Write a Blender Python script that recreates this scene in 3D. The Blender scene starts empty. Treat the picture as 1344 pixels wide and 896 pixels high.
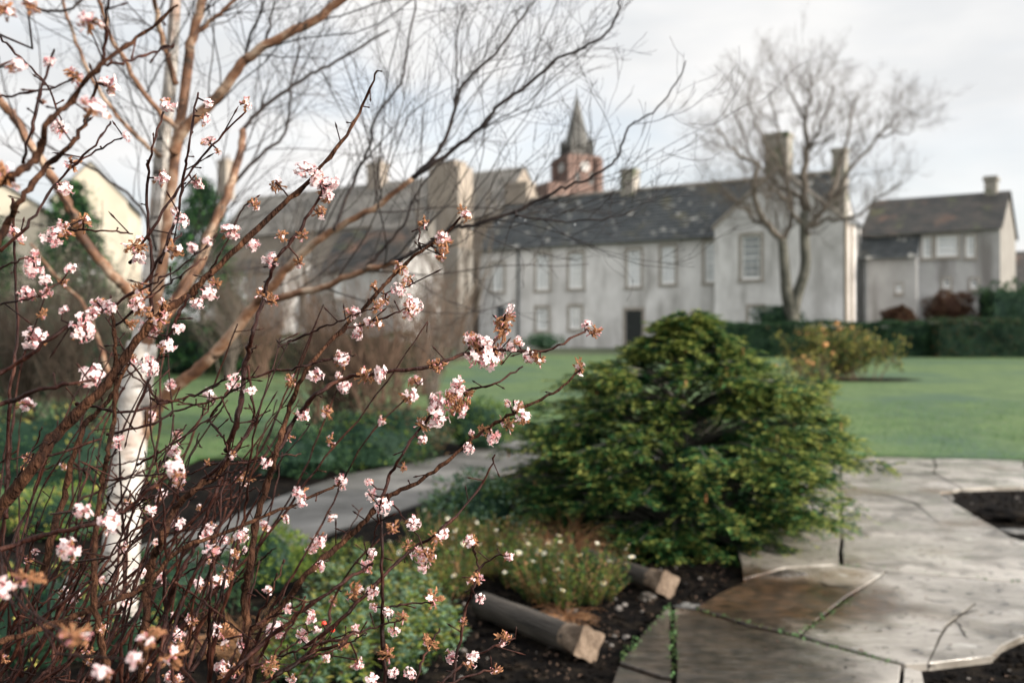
import bpy, math, random
from mathutils import Vector, Matrix, noise
R = math.radians
PI = math.pi
C = bpy.context.scene.collection
S = bpy.context.scene

# ------------------------------------------------------------------ camera, sky, sun, exposure
F = 1307.0          # focal length in photograph pixels (35 mm on a 36 mm sensor)
CH = 1.4            # eye height
cd = bpy.data.cameras.new('camera'); cam = bpy.data.objects.new('camera', cd); C.objects.link(cam)
cam.location = (0, 0, CH); cam.rotation_euler = (R(90), 0, 0)
cd.lens = 35.0; cd.sensor_width = 36.0; cd.clip_end = 3000; cd.clip_start = 0.05
cd.dof.use_dof = True; cd.dof.focus_distance = 1.6; cd.dof.aperture_fstop = 3.8
S.camera = cam

SUN = Vector((0.94, -0.42, 0.36)).normalized()
w = bpy.data.worlds.new('World'); S.world = w; w.use_nodes = True
nt = w.node_tree; nt.nodes.clear()
def N(nt, t, **k):
    n = nt.nodes.new(t)
    for a, b in k.items():
        setattr(n, a, b)
    return n
out = N(nt, 'ShaderNodeOutputWorld'); bg = N(nt, 'ShaderNodeBackground'); bg.inputs[1].default_value = 0.115
sky = N(nt, 'ShaderNodeTexSky', sky_type='NISHITA', sun_disc=False)
sky.sun_elevation = math.asin(SUN.z); sky.sun_rotation = math.atan2(SUN.x, SUN.y)
sky.air_density = 1.0; sky.dust_density = 2.0
tc = N(nt, 'ShaderNodeTexCoord'); mp = N(nt, 'ShaderNodeMapping')
mp.inputs['Scale'].default_value = (1.6, 1.6, 5.0); mp.inputs['Rotation'].default_value = (0.0, R(12), R(0))
mp.inputs['Location'].default_value = (0.35, 0.2, 0.1)
nz = N(nt, 'ShaderNodeTexNoise'); nz.inputs['Scale'].default_value = 1.5; nz.inputs['Detail'].default_value = 7; nz.inputs['Roughness'].default_value = 0.5
nz.inputs['Distortion'].default_value = 0.6
rp = N(nt, 'ShaderNodeValToRGB'); rp.color_ramp.elements[0].position = 0.33; rp.color_ramp.elements[1].position = 0.56
rp.color_ramp.elements[0].color = (0.62, 0.62, 0.62, 1); rp.color_ramp.elements[1].color = (1, 1, 1, 1)
mx = N(nt, 'ShaderNodeMix', data_type='RGBA')
nz2 = N(nt, 'ShaderNodeTexNoise'); nz2.inputs['Scale'].default_value = 2.3; nz2.inputs['Detail'].default_value = 5
rp2 = N(nt, 'ShaderNodeValToRGB'); rp2.color_ramp.elements[0].position = 0.35; rp2.color_ramp.elements[1].position = 0.65
rp2.color_ramp.elements[0].color = (6.2, 6.3, 6.4, 1); rp2.color_ramp.elements[1].color = (7.9, 7.75, 7.6, 1)
L = nt.links.new
L(tc.outputs['Generated'], mp.inputs[0]); L(mp.outputs[0], nz.inputs['Vector']); L(nz.outputs[0], rp.inputs[0])
L(mp.outputs[0], nz2.inputs['Vector']); L(nz2.outputs[0], rp2.inputs[0])
L(rp.outputs[0], mx.inputs[0]); L(sky.outputs[0], mx.inputs[6]); L(rp2.outputs[0], mx.inputs[7])
vd = N(nt, 'ShaderNodeVectorMath', operation='DOT_PRODUCT'); vd.inputs[1].default_value = SUN     # cloud is brighter towards the sun
mrs = N(nt, 'ShaderNodeMapRange', interpolation_type='SMOOTHSTEP'); mrs.inputs[1].default_value = .12; mrs.inputs[2].default_value = .85
mrs.inputs[3].default_value = .53; mrs.inputs[4].default_value = 2.0
vs_ = N(nt, 'ShaderNodeVectorMath', operation='SCALE')
L(tc.outputs['Generated'], vd.inputs[0]); L(vd.outputs['Value'], mrs.inputs[0]); L(rp2.outputs[0], vs_.inputs[0]); L(mrs.outputs[0], vs_.inputs['Scale']); L(vs_.outputs[0], mx.inputs[7])
L(mx.outputs[2], bg.inputs[0]); L(bg.outputs[0], out.inputs[0])

sl = bpy.data.lights.new('sun', 'SUN'); so = bpy.data.objects.new('sun', sl); C.objects.link(so)
sl.energy = 3.0; sl.angle = R(1.5); sl.color = (1.0, 0.90, 0.78)
so.rotation_euler = SUN.to_track_quat('Z', 'Y').to_euler()
S.view_settings.view_transform = 'Standard'; S.view_settings.look = 'None'
S.view_settings.exposure = 1.15; S.view_settings.gamma = 1.0

# ------------------------------------------------------------------ helpers
def P(px, py, d):
    return Vector(((px - 672) / F * d, d, CH + (448 - py) / F * d))
SL0, SLK, SL1 = 12.0, 0.0245, 55.0
def gh(Y):
    return 0.0 if Y < SL0 else SLK * (min(Y, SL1) - SL0)
def G(px, py, dz=0.0):
    k = (py - 448) / F
    d = CH / k
    if d > SL0:
        d = (CH + SLK * SL0) / (k + SLK)
        if d > SL1: d = (CH - gh(SL1)) / max(k, .004)
    return Vector(((px - 672) / F * d, d, gh(d) + dz))

class MB:
    def __init__(s): s.v = []; s.f = []; s.m = []
    def add(s, vs, fs, m=0):
        b = len(s.v); s.v.extend(vs)
        for f in fs:
            s.f.append([i + b for i in f]); s.m.append(m)
    def box(s, a, b, m=0):
        x0, y0, z0 = a; x1, y1, z1 = b
        s.add([(x0,y0,z0),(x1,y0,z0),(x1,y1,z0),(x0,y1,z0),(x0,y0,z1),(x1,y0,z1),(x1,y1,z1),(x0,y1,z1)],
              [(0,3,2,1),(4,5,6,7),(0,1,5,4),(1,2,6,5),(2,3,7,6),(3,0,4,7)], m)
    def prism(s, poly, z0, z1, m=0):
        n = len(poly)
        s.add([(x,y,z0) for x,y in poly] + [(x,y,z1) for x,y in poly],
              [tuple(range(n-1,-1,-1)), tuple(range(n, 2*n))] + [(i,(i+1)%n,n+(i+1)%n,n+i) for i in range(n)], m)
    def tube(s, pts, rad, k=6, m=0, cap=True):
        n = len(pts)
        if n < 2: return
        pts = [Vector(p) for p in pts]
        t = (pts[1] - pts[0]).normalized()
        u = t.orthogonal().normalized()
        vs = []
        for i, p in enumerate(pts):
            a = pts[min(i+1, n-1)] - pts[max(i-1, 0)]
            if a.length > 1e-9: t = a.normalized()
            u = (u - t * u.dot(t))
            if u.length < 1e-6: u = t.orthogonal()
            u.normalize(); w_ = t.cross(u)
            r = rad[i] if hasattr(rad, '__len__') else rad
            for j in range(k):
                an = 2*PI*j/k
                vs.append(p + u*(math.cos(an)*r) + w_*(math.sin(an)*r))
        fs = [(i*k+j, i*k+(j+1)%k, (i+1)*k+(j+1)%k, (i+1)*k+j) for i in range(n-1) for j in range(k)]
        if cap: fs += [tuple(range(k-1,-1,-1)), tuple(range((n-1)*k, n*k))]
        s.add(vs, fs, m)
    def leaf(s, p, d, nrm, ln, wd, m=0, bend=0.15):
        d = d.normalized(); sd = d.cross(nrm)
        if sd.length < 1e-5: sd = d.orthogonal()
        sd.normalize(); up = sd.cross(d)
        mid = p + d*(ln*.5) + up*(ln*bend)
        s.add([p, mid - sd*(wd*.5), p + d*ln, mid + sd*(wd*.5)], [(0,1,2,3)], m)
    def build(s, name, mats, parent=None, smooth=False, mw=None):
        me = bpy.data.meshes.new(name)
        me.from_pydata([tuple(v) for v in s.v], [], s.f)
        if not isinstance(mats, (list, tuple)): mats = [mats]
        for x in mats: me.materials.append(x)
        if len(mats) > 1: me.polygons.foreach_set('material_index', s.m)
        if smooth: me.polygons.foreach_set('use_smooth', [True]*len(s.f))
        me.update()
        o = bpy.data.objects.new(name, me); C.objects.link(o)
        if parent: o.parent = parent
        return o
def tag(o, label=None, cat=None, group=None, kind=None):
    for k, v in (('label', label), ('category', cat), ('group', group), ('kind', kind)):
        if v: o[k] = v
    return o
def empty(name, loc=(0,0,0), rz=0.0):
    o = bpy.data.objects.new(name, None); C.objects.link(o); o.location = loc; o.rotation_euler = (0,0,rz)
    o.empty_display_size = 0.1
    return o
def ico(sub=2):
    import bmesh
    b = bmesh.new(); bmesh.ops.create_icosphere(b, subdivisions=sub, radius=1)
    b.verts.ensure_lookup_table()
    vs = [v.co.copy() for v in b.verts]; fs = [tuple(x.index for x in f.verts) for f in b.faces]; b.free()
    return vs, fs
ICO1, ICO2, ICO3 = ico(1), ico(2), ico(3)
def blob(mb, c, r, ic=ICO2, amp=.2, sc=2.0, m=0, seed=0):
    c = Vector(c); r = Vector(r) if hasattr(r, '__len__') else Vector((r,r,r))
    vs = []
    for v in ic[0]:
        k = 1 + amp * noise.noise(v*sc + Vector((seed*3.1, seed*1.7, seed)))*2
        vs.append(c + Vector((v.x*r.x, v.y*r.y, v.z*r.z))*k)
    mb.add(vs, ic[1], m)

# ------------------------------------------------------------------ materials
def mat(name, cols, rough=0.8, scale=4.0, bump=0.0, bscale=None, stretch=(1,1,1), detail=5, spec=0.3, lo=.35, hi=.65, coord='Object', trans=0.0, extra=None, rrange=None):
    m = bpy.data.materials.new(name); m.use_nodes = True
    t = m.node_tree; b = t.nodes['Principled BSDF']; l = t.links.new
    b.inputs['Roughness'].default_value = rough
    b.inputs['Specular IOR Level'].default_value = spec
    tc = N(t, 'ShaderNodeTexCoord'); mp = N(t, 'ShaderNodeMapping'); mp.inputs['Scale'].default_value = stretch
    l(tc.outputs[coord], mp.inputs[0])
    nz = N(t, 'ShaderNodeTexNoise'); nz.inputs['Scale'].default_value = scale; nz.inputs['Detail'].default_value = detail
    nz.inputs['Roughness'].default_value = .6
    l(mp.outputs[0], nz.inputs['Vector'])
    rp = N(t, 'ShaderNodeValToRGB'); e = rp.color_ramp.elements
    while len(e) < len(cols): e.new(.5)
    for i, c in enumerate(cols):
        e[i].position = lo + (hi-lo)*i/max(1, len(cols)-1); e[i].color = (*c, 1)
    l(nz.outputs[0], rp.inputs[0])
    src = rp.outputs[0]
    if extra:   # (colour, scale, lo, hi, stretch): patches of a second colour
        for (col, sc, a, bb, st) in extra:
            mp2 = N(t, 'ShaderNodeMapping'); mp2.inputs['Scale'].default_value = st; mp2.inputs['Location'].default_value = (sc*1.3, 2.1, .7)
            l(tc.outputs[coord], mp2.inputs[0])
            n2 = N(t, 'ShaderNodeTexNoise'); n2.inputs['Scale'].default_value = sc; n2.inputs['Detail'].default_value = 6
            l(mp2.outputs[0], n2.inputs['Vector'])
            mr = N(t, 'ShaderNodeMapRange'); mr.inputs[1].default_value = a; mr.inputs[2].default_value = bb
            l(n2.outputs[0], mr.inputs[0])
            mx = N(t, 'ShaderNodeMix', data_type='RGBA'); mx.inputs[7].default_value = (*col, 1)
            l(mr.outputs[0], mx.inputs[0]); l(src, mx.inputs[6]); src = mx.outputs[2]
    l(src, b.inputs['Base Color'])
    if rrange:
        mr = N(t, 'ShaderNodeMapRange'); mr.inputs[1].default_value = .35; mr.inputs[2].default_value = .65
        mr.inputs[3].default_value = rrange[0]; mr.inputs[4].default_value = rrange[1]
        n3 = N(t, 'ShaderNodeTexNoise'); n3.inputs['Scale'].default_value = rrange[2]; n3.inputs['Detail'].default_value = 4
        l(tc.outputs[coord], n3.inputs['Vector']); l(n3.outputs[0], mr.inputs[0]); l(mr.outputs[0], b.inputs['Roughness'])
    if bump:
        n4 = N(t, 'ShaderNodeTexNoise'); n4.inputs['Scale'].default_value = bscale or scale*4; n4.inputs['Detail'].default_value = 6
        l(mp.outputs[0], n4.inputs['Vector'])
        bp = N(t, 'ShaderNodeBump'); bp.inputs['Strength'].default_value = bump; bp.inputs['Distance'].default_value = .02
        l(n4.outputs[0], bp.inputs['Height']); l(bp.outputs[0], b.inputs['Normal'])
    if trans:
        o = t.nodes['Material Output']; tr = N(t, 'ShaderNodeBsdfTranslucent'); ms = N(t, 'ShaderNodeMixShader')
        ms.inputs[0].default_value = trans
        l(src, tr.inputs[0]); l(b.outputs[0], ms.inputs[1]); l(tr.outputs[0], ms.inputs[2]); l(ms.outputs[0], o.inputs[0])
    return m

M = {}
M['soil'] = mat('soil', [(.002,.002,.002),(.006,.005,.0045),(.018,.014,.010)], .95, 9, .8, 40, spec=.04)
M['land'] = mat('land', [(.03,.045,.02),(.05,.06,.03)], .9, .3)
M['lawn'] = mat('lawn', [(.048,.083,.030),(.072,.116,.038),(.104,.150,.052)], .75, 1.6, .9, 60, detail=10, spec=.25, extra=[((.115,.165,.065), 6, .5, .68, (1,1,1)), ((.028,.065,.026), 22, .5, .66, (1,1,1)), ((.045,.085,.045), .35, .5, .65, (1,1,1))])
M['grass'] = mat('grass', [(.045,.11,.035),(.09,.18,.06)], .7, 3)
M['grass_pale'] = mat('pale_grass', [(.075,.13,.04),(.13,.19,.07)], .7, 3)
M['stone_wet'] = mat('wet_flagstone', [(.18,.162,.14),(.26,.238,.208),(.33,.305,.27)], .3, 1.1, .45, 9, spec=.6, rrange=(.14,.42,1.7), extra=[((.115,.105,.09), 3.0, .52, .7, (1,1,1)), ((.05,.045,.04), 17, .66, .72, (1,1,1)), ((.42,.40,.37), 11, .6, .75, (1,1,1))])
M['stone_brown'] = mat('brown_wet_flagstone', [(.022,.013,.008),(.055,.032,.018),(.10,.065,.04)], .25, 2.2, .4, 10, spec=.55, rrange=(.12,.35,2.5))
M['stone_dark'] = mat('dark_wet_flagstone', [(.022,.018,.014),(.050,.041,.032),(.10,.085,.068)], .3, 3.6, .9, 12, spec=.55, rrange=(.2,.45,2.5))
def flag_mat():
    m = mat('riven_flagstone', [(.20,.182,.155),(.30,.275,.24),(.39,.36,.32)], .3, 1.3, .0, spec=.6, extra=[((.12,.105,.085), 3.0, .50, .66, (1,1,1)), ((.05,.045,.04), 17, .60, .68, (1,1,1)), ((.16,.12,.08), 1.2, .55, .7, (1,1,1)), ((.40,.38,.34), 8, .62, .74, (1,1,1))])
    t = m.node_tree; b = t.nodes['Principled BSDF']; l = t.links.new
    src = b.inputs['Base Color'].links[0].from_socket
    geo = N(t, 'ShaderNodeNewGeometry'); tc = [n for n in t.nodes if n.type == 'TEX_COORD'][0]
    mr = N(t, 'ShaderNodeMapRange'); mr.inputs[3].default_value = .78; mr.inputs[4].default_value = 1.18; l(geo.outputs['Random Per Island'], mr.inputs[0])
    sc = N(t, 'ShaderNodeVectorMath', operation='SCALE'); l(src, sc.inputs[0]); l(mr.outputs[0], sc.inputs['Scale']); src = sc.outputs[0]
    dn = N(t, 'ShaderNodeTexNoise'); dn.inputs['Scale'].default_value = 3.2; dn.inputs['Detail'].default_value = 6; l(tc.outputs['Object'], dn.inputs['Vector'])
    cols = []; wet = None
    for (cx_, cy_), r0, r1, col in ((G(1010,792)[:2], .46, .86, (.024,.0125,.006)), (G(900,870)[:2], .50, .95, (.016,.012,.009))):  # wet brown stone, with the conifer's dark reflection painted into the colour
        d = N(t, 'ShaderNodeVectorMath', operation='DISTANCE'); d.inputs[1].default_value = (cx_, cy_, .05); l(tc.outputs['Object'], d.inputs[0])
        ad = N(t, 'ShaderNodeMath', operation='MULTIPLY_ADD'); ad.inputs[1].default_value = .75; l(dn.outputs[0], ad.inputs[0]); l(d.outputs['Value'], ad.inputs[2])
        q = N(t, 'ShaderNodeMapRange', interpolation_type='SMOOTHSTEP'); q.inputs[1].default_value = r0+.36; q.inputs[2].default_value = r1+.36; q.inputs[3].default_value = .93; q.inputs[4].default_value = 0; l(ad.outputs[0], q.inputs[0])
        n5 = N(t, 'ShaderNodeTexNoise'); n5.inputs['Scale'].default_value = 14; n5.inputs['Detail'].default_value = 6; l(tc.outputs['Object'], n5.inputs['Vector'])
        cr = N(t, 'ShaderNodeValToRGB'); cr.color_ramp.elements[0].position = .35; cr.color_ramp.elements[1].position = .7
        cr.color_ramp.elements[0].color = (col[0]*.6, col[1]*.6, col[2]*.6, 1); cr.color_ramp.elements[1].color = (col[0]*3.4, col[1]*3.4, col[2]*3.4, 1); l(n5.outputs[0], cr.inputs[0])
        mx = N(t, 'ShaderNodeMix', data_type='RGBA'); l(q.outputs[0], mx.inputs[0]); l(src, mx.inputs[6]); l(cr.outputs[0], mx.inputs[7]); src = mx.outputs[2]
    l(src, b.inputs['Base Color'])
    n3 = N(t, 'ShaderNodeTexNoise'); n3.inputs['Scale'].default_value = 1.8; n3.inputs['Detail'].default_value = 8; l(tc.outputs['Object'], n3.inputs['Vector'])
    m3 = N(t, 'ShaderNodeMapRange'); m3.inputs[1].default_value = .38; m3.inputs[2].default_value = .62; m3.inputs[3].default_value = .05; m3.inputs[4].default_value = .24; l(n3.outputs[0], m3.inputs[0]); l(m3.outputs[0], b.inputs['Roughness'])
    n6 = N(t, 'ShaderNodeTexNoise'); n6.inputs['Scale'].default_value = 6; n6.inputs['Detail'].default_value = 9; n6.inputs['Roughness'].default_value = .65; n6.inputs['Distortion'].default_value = 1.2
    mp6 = N(t, 'ShaderNodeMapping'); mp6.inputs['Scale'].default_value = (1, 2.4, 1); mp6.inputs['Rotation'].default_value = (0,0,.5); l(tc.outputs['Object'], mp6.inputs[0]); l(mp6.outputs[0], n6.inputs['Vector'])
    bp = N(t, 'ShaderNodeBump'); bp.inputs['Strength'].default_value = .42; bp.inputs['Distance'].default_value = .015; l(n6.outputs[0], bp.inputs['Height']); l(bp.outputs[0], b.inputs['Normal'])
    return m
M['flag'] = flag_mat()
M['path'] = mat('path_stone', [(.045,.043,.038),(.085,.082,.076),(.15,.145,.135)], .5, 1.3, .4, 12, spec=.4, rrange=(.4,.65,1.4))
M['moss'] = mat('moss', [(.03,.05,.015),(.07,.11,.03)], .9, 30)
M['rubble'] = mat('rubble_stone', [(.07,.06,.055),(.22,.20,.18)], .6, 6, .5)
M['harl'] = mat('grey_harling', [(.42,.41,.395),(.56,.55,.535),(.68,.67,.655)], .9, .8, .5, 25, stretch=(1,1,.55), extra=[((.30,.288,.27), .9, .52, .72, (1.6,1.6,.35)), ((.74,.73,.72), .7, .6, .8, (1,1,.5))])
M['harl_warm'] = mat('warm_harling', [(.20,.17,.14),(.29,.25,.205)], .9, .6, .5, 25, extra=[((.26,.23,.20), 1.1, .55, .75, (1.5,1.5,.5))])
M['harl_c'] = mat('dull_grey_harling', [(.30,.295,.285),(.37,.365,.355),(.43,.425,.415)], .9, .5, .5, 25, extra=[((.18,.17,.16), .8, .52, .72, (1.6,1.6,.3)), ((.46,.46,.45), 1.2, .62, .75, (2,2,.35))])
M['harl_shade'] = mat('shaded_grey_brown_harling', [(.15,.14,.125),(.21,.20,.18)], .9, .6)  # dark harling copy: shade on the walls put into the colour
M['pane_mid'] = mat('grey_window_glass', [(.10,.12,.125),(.20,.23,.24)], .12, .9, spec=.9)
M['cream'] = mat('cream_render', [(.42,.37,.29),(.50,.45,.36)], .9, .6)
M['margin'] = mat('stone_margin', [(.24,.215,.185),(.34,.31,.27)], .85, 2.5, .3)
M['chim'] = mat('chimney_stone', [(.19,.175,.15),(.31,.285,.25)], .9, 1.6, .4, extra=[((.07,.09,.045), 1.8, .52, .66, (1,1,1))])
M['slate'] = mat('slate', [(.016,.020,.023),(.032,.038,.041),(.052,.058,.060)], .55, 2.4, .4, 14, spec=.4, extra=[((.075,.07,.04), .8, .56, .75, (1,1,1)), ((.26,.26,.24), 1.9, .61, .66, (1,1,1))])
M['slate_pale'] = mat('hazy_pale_slate', [(.10,.095,.085),(.15,.14,.125),(.20,.19,.17)], .75, 1.2, .3, extra=[((.30,.28,.25), 1.0, .6, .7, (1,1,1))])  # paled to put the haze over the left roofs into the colour
M['slate_brown'] = mat('old_slate', [(.024,.026,.026),(.042,.041,.039),(.07,.06,.052)], .6, 1.8, .4, 14, extra=[((.17,.10,.07), .7, .58, .72, (1,1,1)), ((.09,.10,.05), 1.1, .6, .75, (1,1,1))])
M['white'] = mat('white_paint', [(.76,.76,.74),(.80,.80,.78)], .5, 3)
M['pane'] = mat('window_glass', [(.48,.51,.52),(.68,.70,.71)], .12, .9, spec=.9)
M['pane_dark'] = mat('dark_window_glass', [(.05,.06,.065),(.11,.13,.14)], .12, .9, spec=.9)
M['door'] = mat('black_door', [(.012,.016,.016),(.02,.025,.025)], .4, 4)
M['iron'] = mat('cast_iron', [(.05,.055,.055),(.08,.085,.085)], .6, 4)
M['redstone'] = mat('red_sandstone', [(.125,.080,.066),(.180,.122,.102)], .9, .35)
M['clock'] = mat('pale_clock_dial', [(.42,.41,.39),(.50,.49,.47)], .6, 3)
M['spire'] = mat('grey_spire_stone', [(.07,.070,.066),(.12,.115,.105)], .9, .3)
M['bark_birch'] = mat('white_birch_bark', [(.26,.23,.20),(.39,.36,.325),(.49,.46,.43)], .7, 7, .35, 30, stretch=(1,1,2.2), extra=[((.36,.19,.115), 3.2, .58, .72, (1,1,.7)), ((.045,.035,.03), 7, .60, .64, (.9,.9,6.0)), ((.14,.10,.07), 2.2, .60, .72, (1,1,.6)), ((.10,.085,.05), 5.0, .66, .74, (1,1,1))])
M['bark_orange'] = mat('copper_birch_bark', [(.07,.033,.019),(.19,.095,.052),(.38,.28,.20)], .6, 9, .3, 30, stretch=(1,1,1), extra=[((.045,.03,.02), 16, .60, .68, (1,1,1.5))])
M['twig'] = mat('birch_twig', [(.014,.011,.011),(.034,.024,.021)], .6, 12, spec=.15)
M['twig_far'] = mat('bare_twig', [(.075,.060,.048),(.125,.105,.085)], .8, 3)
M['bark_far'] = mat('grey_green_bark', [(.035,.036,.028),(.07,.068,.055),(.11,.105,.085)], .9, 2.5, .4)
M['twig_brown'] = mat('brown_shrub_twig', [(.06,.035,.022),(.13,.082,.055)], .8, 5)
M['vib'] = mat('red_brown_stem', [(.006,.003,.002),(.024,.008,.006),(.075,.028,.017)], .5, 22, .5, 90, spec=.12, stretch=(1,1,.5), lo=.3, hi=.72)
M['vib_old'] = mat('rough_brown_bark', [(.014,.007,.005),(.048,.021,.012),(.13,.060,.032)], .85, 60, 1.0, 160, spec=.1, stretch=(1,1,.35), lo=.3, hi=.72)
M['petal'] = mat('pale_pink_petal', [(.76,.52,.53),(.83,.67,.66),(.88,.79,.77)], .6, 60, trans=.3, spec=.2)
M['petal_deep'] = mat('deep_pink_petal', [(.52,.18,.20),(.74,.38,.38)], .6, 60, trans=.25, spec=.2)
M['wither'] = mat('withered_petal', [(.14,.050,.024),(.33,.15,.070),(.55,.33,.20)], .75, 90, trans=.2, spec=.15, lo=.3, hi=.7)
M['water'] = bpy.data.materials.new('rain_drop'); M['water'].use_nodes = True
_b = M['water'].node_tree.nodes['Principled BSDF']; _b.inputs['Roughness'].default_value = .02; _b.inputs['Transmission Weight'].default_value = 1; _b.inputs['IOR'].default_value = 1.33
def leafmat(n, a, b, sc=3.0, rough=.6, tr=.2): return mat(n, [a, tuple((x+y)/2 for x, y in zip(a, b)), b], rough, sc, trans=tr, spec=.12)
M['fir_dark'] = leafmat('dark_needle', (.004,.022,.011), (.014,.052,.022))
M['fir_mid'] = leafmat('green_needle', (.030,.095,.030), (.070,.160,.045))
M['fir_tip'] = leafmat('yellow_green_needle', (.16,.21,.05), (.34,.35,.09))
M['hedge_dark'] = leafmat('dark_hedge_leaf', (.008,.024,.016), (.022,.050,.028))
M['hedge_mid'] = leafmat('hedge_leaf', (.022,.055,.022), (.05,.10,.038))
M['hedge_brown'] = leafmat('russet_hedge_leaf', (.075,.050,.025), (.13,.08,.04))
M['rust'] = leafmat('russet_shrub_leaf', (.040,.020,.014), (.075,.038,.024))
M['box'] = leafmat('bright_shrub_leaf', (.07,.12,.02), (.17,.22,.04))
M['glauc'] = leafmat('blue_green_leaf', (.10,.18,.12), (.20,.30,.20))
M['yellowleaf'] = leafmat('yellowing_leaf', (.22,.22,.05), (.38,.33,.09))
M['dry'] = leafmat('dry_grass', (.20,.095,.045), (.40,.22,.11))
M['orange'] = leafmat('orange_bloom', (.62,.26,.10), (.80,.45,.20))
M['daisy'] = leafmat('white_bloom', (.78,.76,.66), (.85,.83,.75))
M['yolk'] = leafmat('yellow_centre', (.6,.42,.05), (.7,.5,.1))
M['log'] = mat('weathered_log', [(.020,.017,.014),(.045,.038,.031),(.085,.072,.058)], .75, 5, .7, 30, stretch=(.4,3,3))
M['log_end'] = mat('sawn_log_end', [(.065,.043,.028),(.12,.085,.058),(.19,.14,.10)], .75, 14, .5, 50)
M['berry'] = mat('red_berry', [(.5,.03,.02),(.6,.06,.03)], .3, 5)

# ------------------------------------------------------------------ ground, lawn, paths
def sheet(name, poly, m, dz=0.0, thick=0.0):
    """a flat-lying polygon on the terrain, cut where the terrain bends"""
    import bmesh
    b = bmesh.new()
    vs = [b.verts.new((p[0], p[1], 0)) for p in poly]
    f = b.faces.new(vs)
    if f.normal.z < 0: bmesh.ops.reverse_faces(b, faces=[f])
    for Y in (SL0, SL1):
        bmesh.ops.bisect_plane(b, geom=b.verts[:]+b.edges[:]+b.faces[:], plane_co=(0,Y,0), plane_no=(0,1,0))
    bmesh.ops.triangulate(b, faces=b.faces[:])
    if thick:
        r = bmesh.ops.extrude_face_region(b, geom=b.faces[:])
        for v in [g for g in r['geom'] if isinstance(g, bmesh.types.BMVert)]: v.co.z = thick
        bmesh.ops.recalc_face_normals(b, faces=b.faces[:])
    for v in b.verts: v.co.z = v.co.z + gh(v.co.y) + dz
    b.normal_update()
    me = bpy.data.meshes.new(name); b.to_mesh(me); b.free()
    if sum(p.normal.z*p.area for p in me.polygons) < 0 and not thick: me.flip_normals()
    me.materials.append(m)
    o = bpy.data.objects.new(name, me); C.objects.link(o)
    return tag(o, kind='structure')
sheet('ground', [(-900,-60),(900,-60),(900,1500),(-900,1500)], M['land'], -.02)
sheet('soil', [(-14,.3),(14,.3),(14,13.5),(-14,13.5)], M['soil'], 0.0)
g2 = lambda lst: [tuple(G(x, y)[:2]) for x, y in lst]
rng = random.Random(5)
lawn_px = [(1900,607),(1500,608),(1344,607),(1220,604),(1110,601),(1000,597),(860,590),(740,578),(690,568),(640,556),(580,548),(520,553),(460,570),(390,592),(330,603),(260,604),(215,628),(150,655),(60,668),(-60,672),(-500,690),(-700,640),(-500,505),(0,480),(205,486),(560,482),(640,467),(1000,466),(1250,468),(1900,468)]
lawn_poly = g2(lawn_px)
sheet('lawn', lawn_poly, M['lawn'], .012, .03)
# tufts along the near lawn edge
mb = MB()
for i in range(len(lawn_poly)):
    if lawn_px[i][1] < 540 and lawn_px[(i+1)%len(lawn_px)][1] < 540: continue
    a = Vector(lawn_poly[i]); b = Vector(lawn_poly[(i+1)%len(lawn_poly)])
    n = int((b-a).length*190)
    if abs(a.x) > 9 and abs(b.x) > 9: continue
    for k in range(n):
        q = a.lerp(b, rng.random()) + Vector((rng.uniform(-.04,.04), rng.uniform(-.03,.12)))
        mb.leaf(Vector((q.x,q.y,gh(q.y)+.02)), Vector((rng.uniform(-.6,.6), rng.uniform(-.7,.4), 1)), Vector((rng.uniform(-1,1),-1,0)), rng.uniform(.02,.06), .006)
tag(mb.build('lawn_edge_grass', M['grass']), 'short ragged grass blades along the near edge of the lawn', 'grass', kind='stuff')

mb = MB(); nb = 0
def inpoly(x, y, poly):
    c = False; n = len(poly); j = n-1
    for i in range(n):
        if (poly[i][1] > y) != (poly[j][1] > y) and x < (poly[j][0]-poly[i][0])*(y-poly[i][1])/(poly[j][1]-poly[i][1])+poly[i][0]: c = not c
        j = i
    return c
while nb < 52000:
    y = 6.5+13*rng.random()**1.15; x = rng.uniform(-.56, .56)*y
    if not inpoly(x, y, lawn_poly): nb += .25; continue
    if noise.noise(Vector((x*2.1, y*2.1, 3))) + rng.uniform(-.5,.5) < -.25: continue
    nb += 1; mb.leaf(Vector((x,y,gh(y)+.035)), Vector((rng.uniform(-.8,.8), rng.uniform(-.8,.8), 1)), Vector((rng.uniform(-1,1),-1,0)), rng.uniform(.02,.055), .008, rng.randint(0,1))
tag(mb.build('lawn_grass', [M['grass'], M['grass_pale']]), 'short grass blades of the near lawn', 'grass', kind='stuff')
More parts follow.
